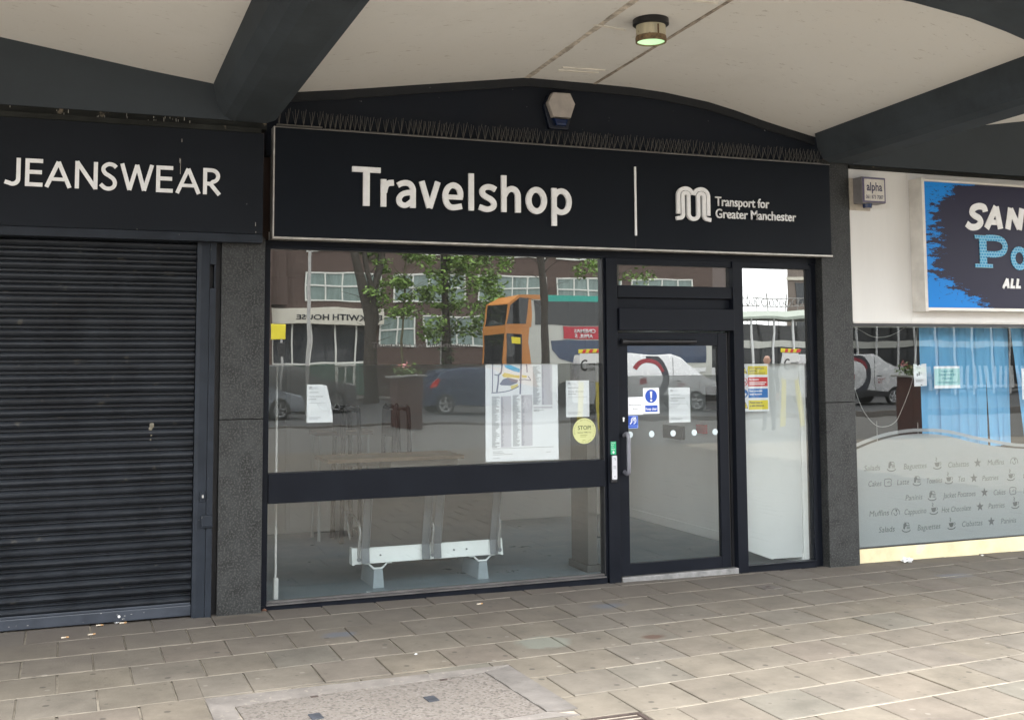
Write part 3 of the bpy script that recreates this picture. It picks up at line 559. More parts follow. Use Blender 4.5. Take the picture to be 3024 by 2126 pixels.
m_em = bpy.data.materials.new('lit_green_white_lens'); m_em.use_nodes = True; tt = m_em.node_tree; bb = tt.nodes['Principled BSDF']; bb.inputs['Base Color'].default_value = (0.6, 0.75, 0.55, 1); bb.inputs['Emission Color'].default_value = (0.55, 1.0, 0.50, 1); bb.inputs['Emission Strength'].default_value = 0.10
mb = MB(); prf = [(0.096, -0.150)]
for i in range(6): prf += [(0.096 - i*.007, -0.150 + i*.004), (0.091 - i*.007, -0.145 + i*.004)]
prf += [(0.052, -0.128), (0.0, -0.128)]; mb.lathe((lx, ly, lz), prf); P('lens', mb, m_em, lamp)
mb = MB(); mb.box(lx-.004, lx+.004, ly-.110, ly-.098, lz-.12, lz-.055); P('torn_strap', mb, M('rust_streak', (0.13, 0.08, 0.04), 0.8, var=0.4, vs=30), lamp)

# ------------------------------------------------------------------ left shop: shutter, pillar, sign
PF = -0.11
sh = thing('roller_shutter', 'closed charcoal roller shutter with scuffed ribbed slats', 'shutter', (-1.2, -0.09, 0))
mb = MB(); pitch = 0.0775; n = 35; poly = []
for i in range(n):
    z0 = 0.085 + i * pitch
    dj = random.uniform(-.0015, .0015); poly += [(-0.050, z0), (-0.050, z0 + .006), (-0.066, z0 + .008), (-0.080, z0 + .018), (-0.090+dj, z0 + .032), (-0.090+dj, z0 + .044), (-0.080, z0 + .055), (-0.066, z0 + .060), (-0.050, z0 + .0615), (-0.050, z0 + .0655), (-0.078, z0 + .067), (-0.079, z0 + .0745), (-0.050, z0 + .0775)]
cols = [-4.6 + (0.868+4.6)*i/60 for i in range(61)]
G_ = [[mb.bm.verts.new((x, y + .0035*noise.noise(Vector((x*1.3, z*9, 1))) + .003*noise.noise(Vector((x*5, z*4, 7))), z + .0022*noise.noise(Vector((x*1.1, z*5, 3))))) for y, z in poly] for x in cols]
for A, B in zip(G_, G_[1:]):
    for i in range(len(poly)-1): mb.bm.faces.new((A[i], B[i], B[i+1], A[i+1]))
P('slat_curtain', mb, m_shut, sh, smooth=35)
mb = MB(); mb.box(-4.6, 0.872, -0.094, -0.05, 0.010, 0.084, 0.006); mb.box(-4.6, 0.868, -0.088, -0.05, 0.0845, 0.10, 0.003); P('bottom_rail', mb, M('slate_bottom_rail', (0.032, 0.038, 0.050), 0.45, var=0.2, vs=5, speck=(0.25, 0.25, 0.24), sps=14, spt=0.70), sh)
mb = MB(); mb.prism([(0.872, -0.112), (0.90, -0.118), (0.958, -0.118), (0.958, -0.03), (0.872, -0.03)], 'z', -0.02, 2.64, bev=0.004); P('guide_rail', mb, m_rail, sh)
mb = MB(); mb.box(0.960, 1.003, -0.126, -0.03, -0.02, 2.30, 0.003); mb.box(0.960, 1.003, -0.126, -0.03, 2.47, 2.64, 0.003); mb.box(0.990, 1.002, -0.122, -0.03, 2.302, 2.468); P('angle_strip', mb, m_rail, sh)
mb = MB(); mb.box(0.872, 1.045, -0.04, 0.05, -0.02, 2.64); P('reveal', mb, m_blk, sh)
mb = MB(); mb.cyl((0.932, -0.135, 0.83), 0.021, 0.02, 'y', 20); mb.box(0.916, 0.948, -0.128, -0.116, 0.79, 0.865, 0.004); lk = P('lock', mb, m_rail, sh)
mb = MB(); mb.box(0.928, 0.940, -0.1375, -0.134, 0.822, 0.842); P('keyhole', mb, m_grey, lk)
mb = MB(); mb.box(0.925, 1.002, -0.152, -0.124, 0.615, 0.700, 0.006); mb.box(0.93, 1.005, -0.158, -0.150, 0.628, 0.636, 0.002); P('hasp_box', mb, m_rail, sh)
mb = MB()
for (x, z, r) in ((0.585, 1.335, .016), (0.575, 1.31, .012), (0.582, 1.27, .007), (0.578, 1.235, .005), (0.590, 1.36, .008)):
    bmesh.ops.create_icosphere(mb.bm, subdivisions=2, radius=r, matrix=Matrix.Translation((x, -0.083, z)) @ Matrix.Diagonal((1, .25, 1.5, 1)))
P('egg_stain', mb, M('dried_splat', (0.12, 0.105, 0.075), 0.5, var=0.3, vs=60), sh)
for _ in range(9):
    x = random.uniform(-.3, .86); z = random.uniform(0.02, 0.075); mb = MB(); mb.box(x, x + random.uniform(.003, .011), -0.0965, -0.093, z, z + random.uniform(.0015, .004)); P('paint_fleck', mb, m_grey, sh)
mb = MB(); mb.cyl((0.395, -0.098, 0.045), 0.009, 0.004, 'y', 12); P('paint_blob', mb, m_pwhite, sh)

def granite(name, x0, x1, lab, joint, y=PF):
    t = thing(name, lab, 'pillar', ((x0+x1)/2, y, -0.05), group='granite pillars between the shops')
    mb = MB(); mb.box(x0, x1, y, 0.05, -0.12, joint, 0.004); P('lower_slab', mb, m_gran, t)
    mb = MB(); mb.box(x0, x1, y+.001, 0.05, joint+.004, 2.68 if x0 < 3 else 3.55, 0.004); P('upper_slab', mb, m_gran, t)
granite('granite_pillar', 1.043, 1.352, 'mottled dark granite pillar between the shutter and the big window', 1.36)
granite('granite_pillar', 6.258, 6.577, 'mottled dark granite pillar between the white side window and the cafe window', 1.38)

js = thing('shop_sign', 'dark charcoal fascia reading JEANSWEAR in white letters above the shutter', 'sign', (-1.2, -0.2, 2.62))
mb = MB(); mb.box(-4.6, 1.318, -0.20, -0.03, 2.692, 3.43, 0.003); P('board', mb, m_fasL, js)
mb = MB(); mb.box(-4.6, 1.316, -0.207, -0.03, 2.628, 2.690, 0.004); P('bottom_rail', mb, m_rail, js)
mb = MB(); mb.box(-4.6, 1.30, -0.196, -0.02, 3.432, 3.47); mb.box(-4.6, 1.345, -0.150, -0.02, 3.47, 3.528); P('soffit_strip', mb, m_soff, js)
mb = MB(); wj, b0, c0 = 0.0265, 2.963, 3.151; yf, yb = -0.214, -0.199; m0 = (b0+c0)/2; k = wj/2; eps = [0]
def RB(pts, wdt=None, **kw):
    eps[0] += 1; mb.ribbon(pts, wdt or wj, yf - 0.0003*(eps[0] % 4), yb, **kw)
def gE(x0, x1): RB([(x0+k, b0), (x0+k, c0)]); RB([(x0+.004, c0-k), (x1, c0-k)]); RB([(x0+.004, m0+.004), (x1-.006, m0+.004)]); RB([(x0+.004, b0+k), (x1, b0+k)])
def gA(x0, x1):
    xm = (x0+x1)/2; RB([(x0+k*1.1, b0), (xm, c0-.012)]); RB([(xm, c0-.012), (x1-k*1.1, b0)]); RB([(x0+.05, b0+.056), (x1-.05, b0+.056)], 0.023)
RB([(-.316, c0), (-.316, 3.02)] + arc(-.352, 3.012, .036, .038, 0, -120, 8) + [(-.399, 2.988)])
gE(-.274, -.164); gA(-.154, .022)
RB([(.04+k, b0), (.04+k, c0)]); RB([(.044+k*.6, c0-.004), (.182-k*.6, b0+.004)]); RB([(.186-k, b0), (.186-k, c0)])
RB(smooth_pts([(.306, 3.122), (.285, 3.138), (.255, 3.141), (.228, 3.124), (.222, 3.10), (.236, 3.076), (.262, 3.060), (.288, 3.040), (.299, 3.012), (.290, 2.985), (.265, 2.971), (.235, 2.975), (.205, 3.000)], 4))
RB([(.335+k*.7, c0), (.395, b0+.006)]); RB([(.395, b0+.006), (.4435, c0-.004)]); RB([(.4435, c0-.004), (.492, b0+.006)]); RB([(.492, b0+.006), (.552-k*.7, c0)])
gE(.572, .685); gA(.700, .878)
RB([(.892+k, b0), (.892+k, c0)]); RB([(.90, c0-k), (.945, c0-k)] + arc(.951, 3.0955, .045, .042, 80, -80, 10) + [(.945, 3.040), (.90, 3.040)]); RB([(.945, 3.036), (1.006, b0)])
P('lettering', mb, m_white, js)
m_drop = M('bird_droppings', (0.42, 0.40, 0.36), 0.9, var=0.3, vs=30)
for (x, z0, h) in ((0.735, 3.10, .30), (0.73, 3.18, .10), (0.742, 3.33, .06), (1.265, 2.75, .07), (1.268, 2.70, .03), (0.452, 2.695, .012)):
    mb = MB(); mb.box(x-.0016, x+.0016, -0.2025, -0.199, z0, z0+h*random.uniform(.3, .5)); P('dropping', mb, m_drop, js)
for _ in range(24):
    x = random.choice([random.uniform(-.4, 1.2), random.uniform(.5, .9)]); z = random.uniform(3.475, 3.52); mb = MB(); mb.box(x-.0018, x+.0018, -0.1525, -0.149, z-random.uniform(.004, .03), z); P('dropping', mb, m_drop, js)

# ------------------------------------------------------------------ middle shop: sign with lettering
ts = thing('shop_sign', 'navy sign panel reading Travelshop with a white divider and M logo', 'sign', (3.86, -0.17, 2.68))
SY = -0.17
mb = MB(); mb.box(1.402, 6.322, SY, -0.03, 2.682, 3.490, 0.002); P('panel', mb, m_sign, ts)
mb = MB(); mb.box(1.392, 1.4015, SY-.012, -0.06, 2.672, 3.496, 0.001); P('side_trim', mb, m_alu, ts)
mb = MB(); mb.box(1.392, 6.326, SY-.012, -0.06, 2.6665, 2.6815, 0.001); P('bottom_trim', mb, m_alu, ts)
mb = MB(); mb.box(1.402, 6.326, SY-.008, -0.06, 3.4905, 3.4965, 0.001); P('top_trim', mb, M('dull_trim', (0.22, 0.21, 0.20), 0.5, metal=0.5, var=0.3, vs=12), ts)
mb = MB(); mb.box(4.36, 4.3745, SY-.014, SY+.01, 2.79, 3.363); P('divider', mb, M('bright_white_acrylic', (0.86, 0.86, 0.86), 0.4, var=0.03), ts)
mb = MB(); mb.box(4.3665, 4.3685, SY-.0012, SY+.01, 2.684, 2.79); P('panel_joint', mb, m_blk, ts)
mb = MB(); wj = 0.0425; yf, yb = SY-.022, SY+.004; eps[0] = 0; h = wj/2; b0 = 2.935
RB([(1.979, 3.2095), (2.197, 3.2095)], 0.040); RB([(2.088, 3.20), (2.088, b0)], 0.049)
RB([(2.2205, b0), (2.2205, 3.144)]); RB(smooth_pts([(2.226, 3.045), (2.236, 3.088), (2.257, 3.114), (2.300, 3.121)], 5), 0.044)
RB(smooth_pts([(2.334, 3.104), (2.362, 3.119), (2.40, 3.125), (2.432, 3.114), (2.451, 3.082), (2.4525, 3.04), (2.4525, 2.99), (2.4525, b0)], 5)); RB(smooth_pts([(2.455, 3.052), (2.41, 3.050), (2.368, 3.036), (2.343, 3.004), (2.348, 2.972), (2.372, 2.954), (2.405, 2.957), (2.452, 2.992)], 5), 0.041)
RB([(2.522, 3.145), (2.584, 2.941)]); RB([(2.586, 2.941), (2.652, 3.145)])
RB(smooth_pts([(2.835, 3.033), (2.834, 3.075), (2.815, 3.110), (2.776, 3.126), (2.738, 3.108), (2.716, 3.068), (2.713, 3.03), (2.722, 2.988), (2.748, 2.958), (2.785, 2.953), (2.846, 2.965)], 5), 0.044); RB([(2.72, 3.033), (2.853, 3.033)], 0.036)
RB([(2.9245, b0), (2.9245, 3.226)])
RB(smooth_pts([(3.128, 3.108), (3.09, 3.126), (3.045, 3.124), (3.018, 3.101), (3.021, 3.070), (3.050, 3.048), (3.088, 3.030), (3.112, 3.003), (3.108, 2.972), (3.078, 2.954), (3.04, 2.952), (2.992, 2.967)], 5), 0.043)
RB([(3.1975, b0), (3.1975, 3.226)]); RB(smooth_pts([(3.200, 3.065), (3.222, 3.10), (3.256, 3.121), (3.292, 3.114), (3.3135, 3.082), (3.3165, 3.04), (3.3165, 2.99), (3.3165, b0)], 5), 0.045)
RB(smooth_pts(arc(3.475, 3.039, .067, .086, 0, 330, 11), 4, closed=True), 0.046, closed=True)
RB([(3.6295, 2.842), (3.6295, 3.146)]); RB(smooth_pts([(3.632, 3.082), (3.655, 3.112), (3.695, 3.125), (3.733, 3.108), (3.757, 3.068), (3.759, 3.02), (3.742, 2.977), (3.708, 2.955), (3.668, 2.957), (3.632, 2.983)], 5), 0.044)
P('lettering', mb, m_white, ts)
# M logo: two bands one inside the other
LS = (5.080-4.746)/205.0
LX = lambda p: (4.746 + (p[0]-795)*LS, 2.930 + (1318-p[1])*(3.224-2.930)/208)
def lg(p): return [LX(q) for q in p]
mb = MB(); eps[0] = 0; wl = 20*LS
def cir(cx, cy, r, a0, a1, n=12): return [(cx + r*math.cos(R(a0+(a1-a0)*i/n)), cy - r*math.sin(R(a0+(a1-a0)*i/n))) for i in range(n+1)]
RB(lg([(808, 1278)] + cir(851, 1167, 43, 180, 8, 16)), wl); RB(lg(cir(943, 1167, 43, 172, 0, 16) + [(986, 1282)]), wl)
RB(lg([(795, 1306), (806, 1303)] + cir(811, 1280, 24, -60, 0, 6) + cir(851, 1167, 17, 180, 0, 12) + cir(897, 1277, 29, 180, 360, 14) + cir(943, 1167, 17, 180, 0, 12) + cir(984, 1280, 25, 180, 245, 6) + [(1000, 1308)]), wl)
P('logo', mb, m_white, ts)
mb = MB(); T(mb, 'Transport for', 5.131, 3.072, 0.082, SY-.004, x1=5.672, bold=0.012, thick=0.010); T(mb, 'Greater Manchester', 5.131, 2.968, 0.082, SY-.004, x1=5.946, bold=0.012, thick=0.010)
P('small_lettering', mb, m_white, ts)
# bird spikes along the top of the sign
zt = 3.4975
for i in range(14):
    x0 = 1.42 + i*0.345
    mb = MB(); dn = 0.5 if i % 4 in (0, 2) else 1.0; lift = 0.0 if i else 0.012
    mb.box(x0, x0+.338, -0.150, -0.115, zt+.0005+lift, zt+.012+lift)
    nb = 6 if dn < 1 else 9
    for kx in range(nb):
        bx_ = x0 + .018 + kx * (.338-.036) / (nb-1)
        for dy, dx in ((-.050, .012), (-.02, 0.0), (.030, -.013)):
            hgt = random.uniform(.100, .122); b_ = (bx_, -0.1325, zt+.010+lift)
            mb.tube([b_, (bx_ + dx + random.uniform(-.006, .006), -0.1325 + dy, zt+.01+hgt+lift)], 0.0021, 5, 0.0012)
    tag(P('bird_spike_strip', mb, m_spike, org=(x0+.17, -0.13, zt)), 'strip of thin grey plastic bird spikes along the top of the Travelshop sign', 'bird spikes', 'bird spike strips on the sign')
# hexagonal alarm box on the infill panel
al = thing('alarm_box', 'grubby white hexagonal alarm box with blue strobe above the Travelshop sign', 'alarm', (3.715, -0.07, 3.84))
hexo = [(3.640, 3.935), (3.792, 3.938), (3.836, 3.852), (3.796, 3.735), (3.715, 3.742), (3.640, 3.735), (3.595, 3.852)]
mb = MB(); cx, cz = 3.715, 3.84
mb.prism([(cx+(x-cx)*1.10, cz-.02+(z-cz)*1.22) for x, z in [(3.64, 3.935), (3.792, 3.938), (3.836, 3.852), (3.79, 3.70), (3.64, 3.70), (3.595, 3.852)]], 'y', -0.10, -0.05, bev=0.006); P('back_plate', mb, M('dark_blue_back_plate', (0.005, 0.009, 0.022), 0.4, var=0.1), al)
mb = MB(); mb.prism(hexo, 'y', -0.165, -0.10, bev=0.008); P('cover', mb, M('grubby_white_cover', (0.40, 0.37, 0.35), 0.6, var=0.14, vs=12, speck=(0.16, 0.14, 0.12), sps=22, spt=0.70), al)
mb = MB(); mb.prism([(3.655, 3.728), (3.78, 3.728), (3.762, 3.672), (3.675, 3.672)], 'y', -0.150, -0.09, bev=0.012); P('strobe', mb, M('blue_strobe_lens', (0.004, 0.018, 0.075), 0.12, var=0.05), al)

# ------------------------------------------------------------------ middle shop: window, door, side window
FY = -0.035
wn = thing('shop_window', 'big dark framed shopfront window with notices and a low pane below', 'window', (2.75, 0, 0))
mb = MB(); mb.box(1.352, 1.404, FY, 0.06, -0.05, 2.612, 0.002); P('jamb', mb, m_frame, wn)
mb = MB(); mb.box(1.352, 6.26, -0.02, 0.06, 2.612, 2.668); mb.box(1.352, 4.118, FY-.004, 0.05, 2.606, 2.628, 0.002); P('head', mb, m_frame, wn)
mb = MB(); mb.box(1.405, 4.126, FY-.012, 0.06, 0.745, 0.960, 0.003); P('mid_rail', mb, m_frame, wn)
mb = MB(); mb.box(1.36, 4.135, FY-.008, 0.06, -0.06, 0.020, 0.003); P('sill', mb, m_frame, wn)
mb = MB(); mb.box(1.40, 4.12, FY-.026, 0.02, 0.022, 0.032, 0.001); mb.box(1.405, 4.118, FY+.01, 0.02, 0.033, 0.046, 0.001); P('glazing_bead', mb, M('scuffed_bead', (0.075, 0.07, 0.068), 0.5, var=0.3, vs=8), wn)
mb = MB(); mb.box(4.127, 4.150, FY+.01, 0.06, -0.05, 2.605); mb.box(4.151, 4.252, FY-.018, 0.08, -0.06, 2.611, 0.003); P('mullion', mb, m_frame, wn)
mb = MB(); mb.box(4.1185, 4.1265, FY+.003, 0.05, 0.04, 2.605); P('gasket', mb, m_blk, wn)
def pane(parent, x0, x1, z0, z1, y=0.004, split=None, nm='pane'):
    mb = MB()
    if split:
        mb.box(x0, x1, y, y+.006, z0, split); o = P(nm, mb, m_glass, parent)
        mb = MB(); mb.box(x0, x1, y, y+.006, split+.0005, z1); P('tinted_film', mb, m_film, parent)
    else: mb.box(x0, x1, y, y+.006, z0, z1); P(nm, mb, m_glass, parent)
pane(wn, 1.404, 4.1185, 0.960, 2.606, split=1.742); pane(wn, 1.404, 4.1185, 0.045, 0.745)
dr = thing('shop_door', 'dark framed glass automatic door with a black pull handle', 'door', (4.8, 0, 0))
mb = MB(); mb.box(4.264, 5.365, FY-.006, 0.06, 2.287, 2.388, 0.002); P('transom_bar', mb, m_frame, dr)
mb = MB(); mb.box(4.253, 5.366, FY, 0.05, 2.560, 2.611, 0.002); mb.box(4.253, 4.262, FY+.012, 0.05, 2.389, 2.559); P('transom_head', mb, m_frame, dr)
mb = MB(); mb.box(4.253, 5.365, 0.005, 0.05, 2.197, 2.286); P('recess_panel', mb, m_frame, dr)
mb = MB(); mb.box(4.258, 5.364, -0.075, 0.05, 2.012, 2.196, 0.004); P('operator_box', mb, m_frame, dr)
mb = MB(); mb.box(4.267, 4.357, -0.016, 0.03, 0.012, 1.995, 0.002); mb.box(5.228, 5.312, -0.016, 0.03, 0.012, 1.995, 0.002); mb.box(4.3575, 5.2275, -0.014, 0.03, 1.886, 1.995, 0.002); mb.box(4.3575, 5.2275, -0.014, 0.03, 0.012, 0.106, 0.002); P('leaf_frame', mb, m_frame, dr)
mb = MB(); mb.box(5.313, 5.330, 0.0, 0.04, 0, 2.0); mb.box(5.345, 5.366, 0.01, 0.05, 0, 2.01); P('stop_strip', mb, m_blk, dr)
pane(dr, 4.357, 5.228, 0.106, 1.886, split=1.635); mb = MB(); mb.box(4.263, 5.366, .004, .010, 2.388, 2.560); P('transom_pane', mb, m_film, dr)
mb = MB(); mb.cyl((4.325, -0.06, 1.920), 0.017, 0.66, 'x', 14); mb.box(4.33, 4.345, -0.06, -0.01, 1.905, 1.935); mb.box(4.965, 4.98, -0.06, -0.01, 1.905, 1.935); mb.cyl((4.285, -0.055, 1.92), 0.026, 0.045, 'x', 14); P('closer_bar', mb, m_blk, dr, smooth=40)
mb = MB(); hp = smooth_pts([(4.312, -0.02, 1.150), (4.312, -0.075, 1.165), (4.312, -0.098, 1.140), (4.312, -0.10, 1.09), (4.312, -0.10, 0.93), (4.312, -0.10, 0.88), (4.312, -0.092, 0.850), (4.312, -0.06, 0.842), (4.312, -0.02, 0.852)], 4); mb.tube(hp, 0.017, 12); P('pull_handle', mb, M('highlight_grey_handle', (0.16, 0.16, 0.18), 0.35, var=0.15), dr, smooth=50)  # black handle painted grey all over to carry its pale highlight
mb = MB(); mb.cyl((4.311, -0.022, 1.289), 0.0085, 0.006, 'y', 14); mb.box(4.305, 4.317, -0.0215, -0.016, 1.262, 1.288, 0.002); P('lock_cylinder', mb, m_pwhite, dr)
mb = MB(); mb.box(4.264, 5.366, -0.055, 0.05, -0.06, 0.008, 0.003); P('threshold', mb, M('dull_threshold', (0.24, 0.235, 0.23), 0.5, metal=0.4, var=0.3, vs=10), dr)
for x in (4.378, 4.580, 4.784, 4.988, 5.192):
    mb = MB(); mb.cyl((x, -0.0005, 1.152), 0.026, 0.002, 'y', 24); P('safety_dot', mb, M('pale_blue_vinyl', (0.58, 0.66, 0.68), 0.6, var=0.02), dr)
sd = thing('side_window', 'tall narrow dark framed window beside the door, white inside', 'window', (5.8, 0, 0))
mb = MB(); mb.box(5.3665, 5.466, FY-.018, 0.08, -0.06, 2.611, 0.003); P('mullion', mb, m_frame, sd)
mb = MB(); mb.box(6.166, 6.200, FY+.004, 0.06, -0.04, 2.600, 0.002); mb.box(6.201, 6.258, FY+.025, 0.06, -0.05, 2.611); P('jamb', mb, m_frame, sd)
mb = MB(); mb.box(5.4665, 6.165, FY, 0.05, 2.562, 2.611, 0.002); P('head', mb, m_frame, sd)
mb = MB(); mb.box(5.4665, 6.170, FY-.006, 0.05, -0.07, 0.008, 0.003); mb.box(5.4665, 6.166, FY-.02, 0.01, 0.009, 0.018, 0.001); P('sill', mb, m_frame, sd)
pane(sd, 5.4665, 6.166, 0.016, 2.562, split=1.728)
mb = MB(); mb.box(1.38, 6.27, -0.09, 0.2, -0.16, -0.049); mb.box(4.30, 6.24, -0.105, -0.091, -0.2, -0.046); struct('step', mb, m_conc)

# ------------------------------------------------------------------ inside the middle shop
m_wallp = M('pale_grey_wall_paint', (0.74, 0.74, 0.72), 0.85, var=0.05, vs=1.5)
m_wallw = M('white_wall_paint', (0.82, 0.83, 0.82), 0.8, var=0.04, vs=1.2)
m_floor = M('blue_grey_vinyl', (0.17, 0.225, 0.26), 0.35, var=0.10, vs=3)
mb = MB(); mb.box(1.40, 6.20, 0.06, 5.0, -0.2, -0.03); struct('shop_floor', mb, m_floor)
mb = MB(); mb.box(1.40, 6.20, 0.06, 2.75, 2.66, 2.74); mb.box(1.40, 6.20, 3.08, 5.0, 2.66, 2.74); mb.box(1.40, 2.3, 2.751, 3.079, 2.66, 2.74); mb.box(5.2, 6.20, 2.751, 3.079, 2.66, 2.74); struct('shop_ceiling', mb, m_wallp)  # gap at the back: unseen rooflight, added to brighten the room
mb = MB(); mb.box(1.40, 6.20, 3.66, 3.9, -0.2, 2.66); struct('shop_back_wall', mb, m_wallp)
mb = MB(); mb.box(1.30, 1.42, 0.06, 4.6, -0.03, 2.66); struct('shop_left_wall', mb, M('mid_grey_wall_paint', (0.24, 0.24, 0.23), 0.85, var=0.06))
mb = MB(); mb.box(6.115, 6.2, 0.06, 4.6, -0.03, 2.66); mb.box(6.100, 6.114, 0.07, 4.6, -0.03, 0.06); struct('shop_right_wall', mb, m_wallw)
mb = MB(); mb.box(2.20, 2.98, 3.63, 3.658, -0.03, 1.9); mb.box(2.24, 2.94, 3.62, 3.629, 0, 1.86); tag(P('inner_door', mb, m_wallw, org=(2.6, 3.64, 0)), 'white inner door in the back wall behind the bench', 'door')
mb = MB(); mb.tube([(1.545, 0.42, -0.03), (1.545, 0.42, 0.2), (1.535, 0.42, 2.6)], 0.009, 8); mb.box(1.53, 1.565, 0.40, 0.44, -0.03, 0.13, 0.005); tag(P('cable_conduit', mb, m_pwhite, org=(1.54, 0.42, 0)), 'thin white cable conduit running up inside the left end of the big window', 'conduit')
mb = MB(); mb.box(4.20, 4.29, 0.46, 0.80, -0.03, 2.62, 0.004); mb.box(4.18, 4.31, 0.44, 0.82, -0.03, 0.03); tag(P('door_side_post', mb, M('dark_grey_laminate', (0.055, 0.057, 0.055), 0.5, var=0.1), org=(4.25, 0.6, 0)), 'dark grey boxed post standing inside between the big window and the door', 'post')
mb = MB(); mb.prism([(5.46, 0.160), (5.80, 0.035), (6.112, 0.028), (6.112, 2.0), (5.46, 2.0)], 'y', 0.075, 0.095); mb.prism([(5.46, 0.150), (5.80, 0.025), (5.80, 0.034), (5.46, 0.159)], 'y', 0.072, 0.096); tag(P('stand_in_board', mb, M('white_laminate_board', (0.56, 0.575, 0.58), 0.6, var=0.05, vs=1.5), org=(5.8, .085, 0.03)), 'plain white board added just inside the narrow side window in place of a pale surface', 'board')  # stand-in for the pale surface there, added close to the glass to look bright
# metal beam seat seen from behind
bn = thing('beam_seat', 'two seat metal bench seen from behind on grey concrete blocks inside the window', 'bench', (2.8, 0.6, -0.03))
m_galv = M('white_steel_sheet', (0.74, 0.78, 0.78), 0.4, var=0.05, vs=3)
m_brk = M('bluish_galvanised_bracket', (0.15, 0.17, 0.19), 0.4, metal=0.3, var=0.08, vs=4)
mb = MB(); mb.prism([(0.530, 0.165), (0.552, 0.287), (0.60, 0.287), (0.60, 0.165)], 'x', 2.185, 3.432, bev=0.002); mb.prism([(0.52, 0.16), (0.545, 0.29), (0.62, 0.29), (0.62, 0.16)], 'x', 2.168, 2.1845); mb.prism([(0.52, 0.16), (0.545, 0.29), (0.62, 0.29), (0.62, 0.16)], 'x', 3.4325, 3.447); P('beam', mb, m_galv, bn)
m_perf = M('dark_perforated_steel', (0.032, 0.033, 0.033), 0.5, var=0.12, vs=6)
for x0, x1 in ((2.285, 2.775), (2.875, 3.365)):
    mb = MB(); mb.prism([(0.545, 0.288), (0.440, 0.80), (0.448, 0.81), (0.556, 0.288)], 'x', x0, x1, bev=0.002); mb.prism([(0.556, 0.30), (0.99, 0.38), (0.99, 0.39), (0.556, 0.312)], 'x', x0, x1); P('seat_shell', mb, m_perf, bn)
for x in (2.262, 2.765, 2.862, 3.355):
    mb = MB(); mb.prism([(0.522, 0.170), (0.540, 0.286), (0.437, 0.74), (0.4305, 0.74), (0.532, 0.286), (0.514, 0.17)], 'x', x-.02, x+.045); mb.prism([(0.4295, 0.74), (0.531, 0.286), (0.515, 0.286), (0.414, 0.74)], 'x', x+.038, x+.0445); P('bracket', mb, m_brk, bn)
m_armm = M('grey_tubular_arm', (0.22, 0.23, 0.23), 0.35, metal=0.5, var=0.1)
for x in (2.215, 2.825, 3.405):
    mb = MB(); mb.tube(smooth_pts([(x, 0.50, 0.21), (x, 0.505, 0.30), (x+.01, 0.515, 0.45), (x-.02, 0.60, 0.535), (x-.03, 0.78, 0.55), (x-.02, 0.84, 0.50), (x, 0.80, 0.32)], 4), 0.012, 8); P('armrest', mb, m_armm, bn, smooth=60)
    mb = MB(); mb.cyl((x, 0.488, 0.205), 0.017, 0.012, 'y', 14); P('bolt', mb, m_brk, bn)
for x in (2.40, 3.02, 3.13):
    mb = MB(); mb.cyl((x, 0.527, 0.225), 0.007, 0.012, 'y', 10); P('rivet', mb, m_brk, bn)
for x in (2.385, 3.275):
    mb = MB(); mb.tube([(x-.115, 0.56, 0.158), (x-.075, 0.56, 0.156), (x-.035, 0.56, 0.118), (x+.035, 0.56, 0.118), (x+.075, 0.56, 0.156), (x+.115, 0.56, 0.158)], 0.0075, 6); P('hanger', mb, m_galv, bn)
    mb = MB(); V = []
    for zz, hw_, y0_, y1_ in ((-0.03, 0.046, 0.53, 0.94), (0.112, 0.034, 0.542, 0.93)): V += [mb.bm.verts.new(p) for p in ((x-hw_, y0_, zz), (x+hw_, y0_, zz), (x+hw_, y1_, zz), (x-hw_, y1_, zz))]
    for q in ((0,3,2,1), (4,5,6,7), (0,1,5,4), (1,2,6,5), (2,3,7,6), (3,0,4,7)): mb.bm.faces.new([V[i] for i in q])
    P('block_leg', mb, M('blue_grey_concrete_block', (0.27, 0.32, 0.35), 0.75, var=0.1, vs=8), bn)
mb = MB(); mb.prism([(2.02, 0.12), (2.20, 0.16), (2.21, 0.23), (2.06, 0.20)], 'z', -0.029, -0.026); mb.prism([(2.205, 0.16), (2.24, 0.20), (2.21, 0.235)], 'z', -0.028, 0.01); tag(P('fallen_leaflet', mb, m_paper, org=(2.1, .17, -.03)), 'fallen white leaflet on the shop floor by the window sill', 'paper')
# counter, table, tall chairs in the back of the room
m_wood = M('light_beech', (0.16, 0.105, 0.06), 0.45, var=0.2, vs=4, streak=False); m_cab = M('grey_counter_front', (0.12, 0.115, 0.11), 0.5, var=0.08)
ct = thing('counter', 'long counter with a beech top standing behind the bench', 'counter', (2.8, 1.6, -0.03))
mb = MB(); mb.box(2.16, 3.42, 1.42, 1.95, 0.88, 0.915, 0.004); P('top', mb, m_wood, ct)
mb = MB(); mb.box(2.75, 3.38, 1.50, 1.90, -0.03, 0.879); P('cabinet', mb, m_cab, ct)
tb = thing('side_table', 'small high beech table with pale metal legs behind the counter', 'table', (2.66, 3.15, -0.03))
mb = MB(); mb.box(2.38, 2.96, 2.95, 3.35, 1.02, 1.06, 0.004); P('top', mb, m_wood, tb)
for x, y in ((2.42, 2.99), (2.92, 2.99), (2.42, 3.31), (2.92, 3.31)):
    mb = MB(); mb.tube([(x, y, -0.03), (x, y, 1.02)], 0.016, 8); P('leg', mb, m_galv, tb)
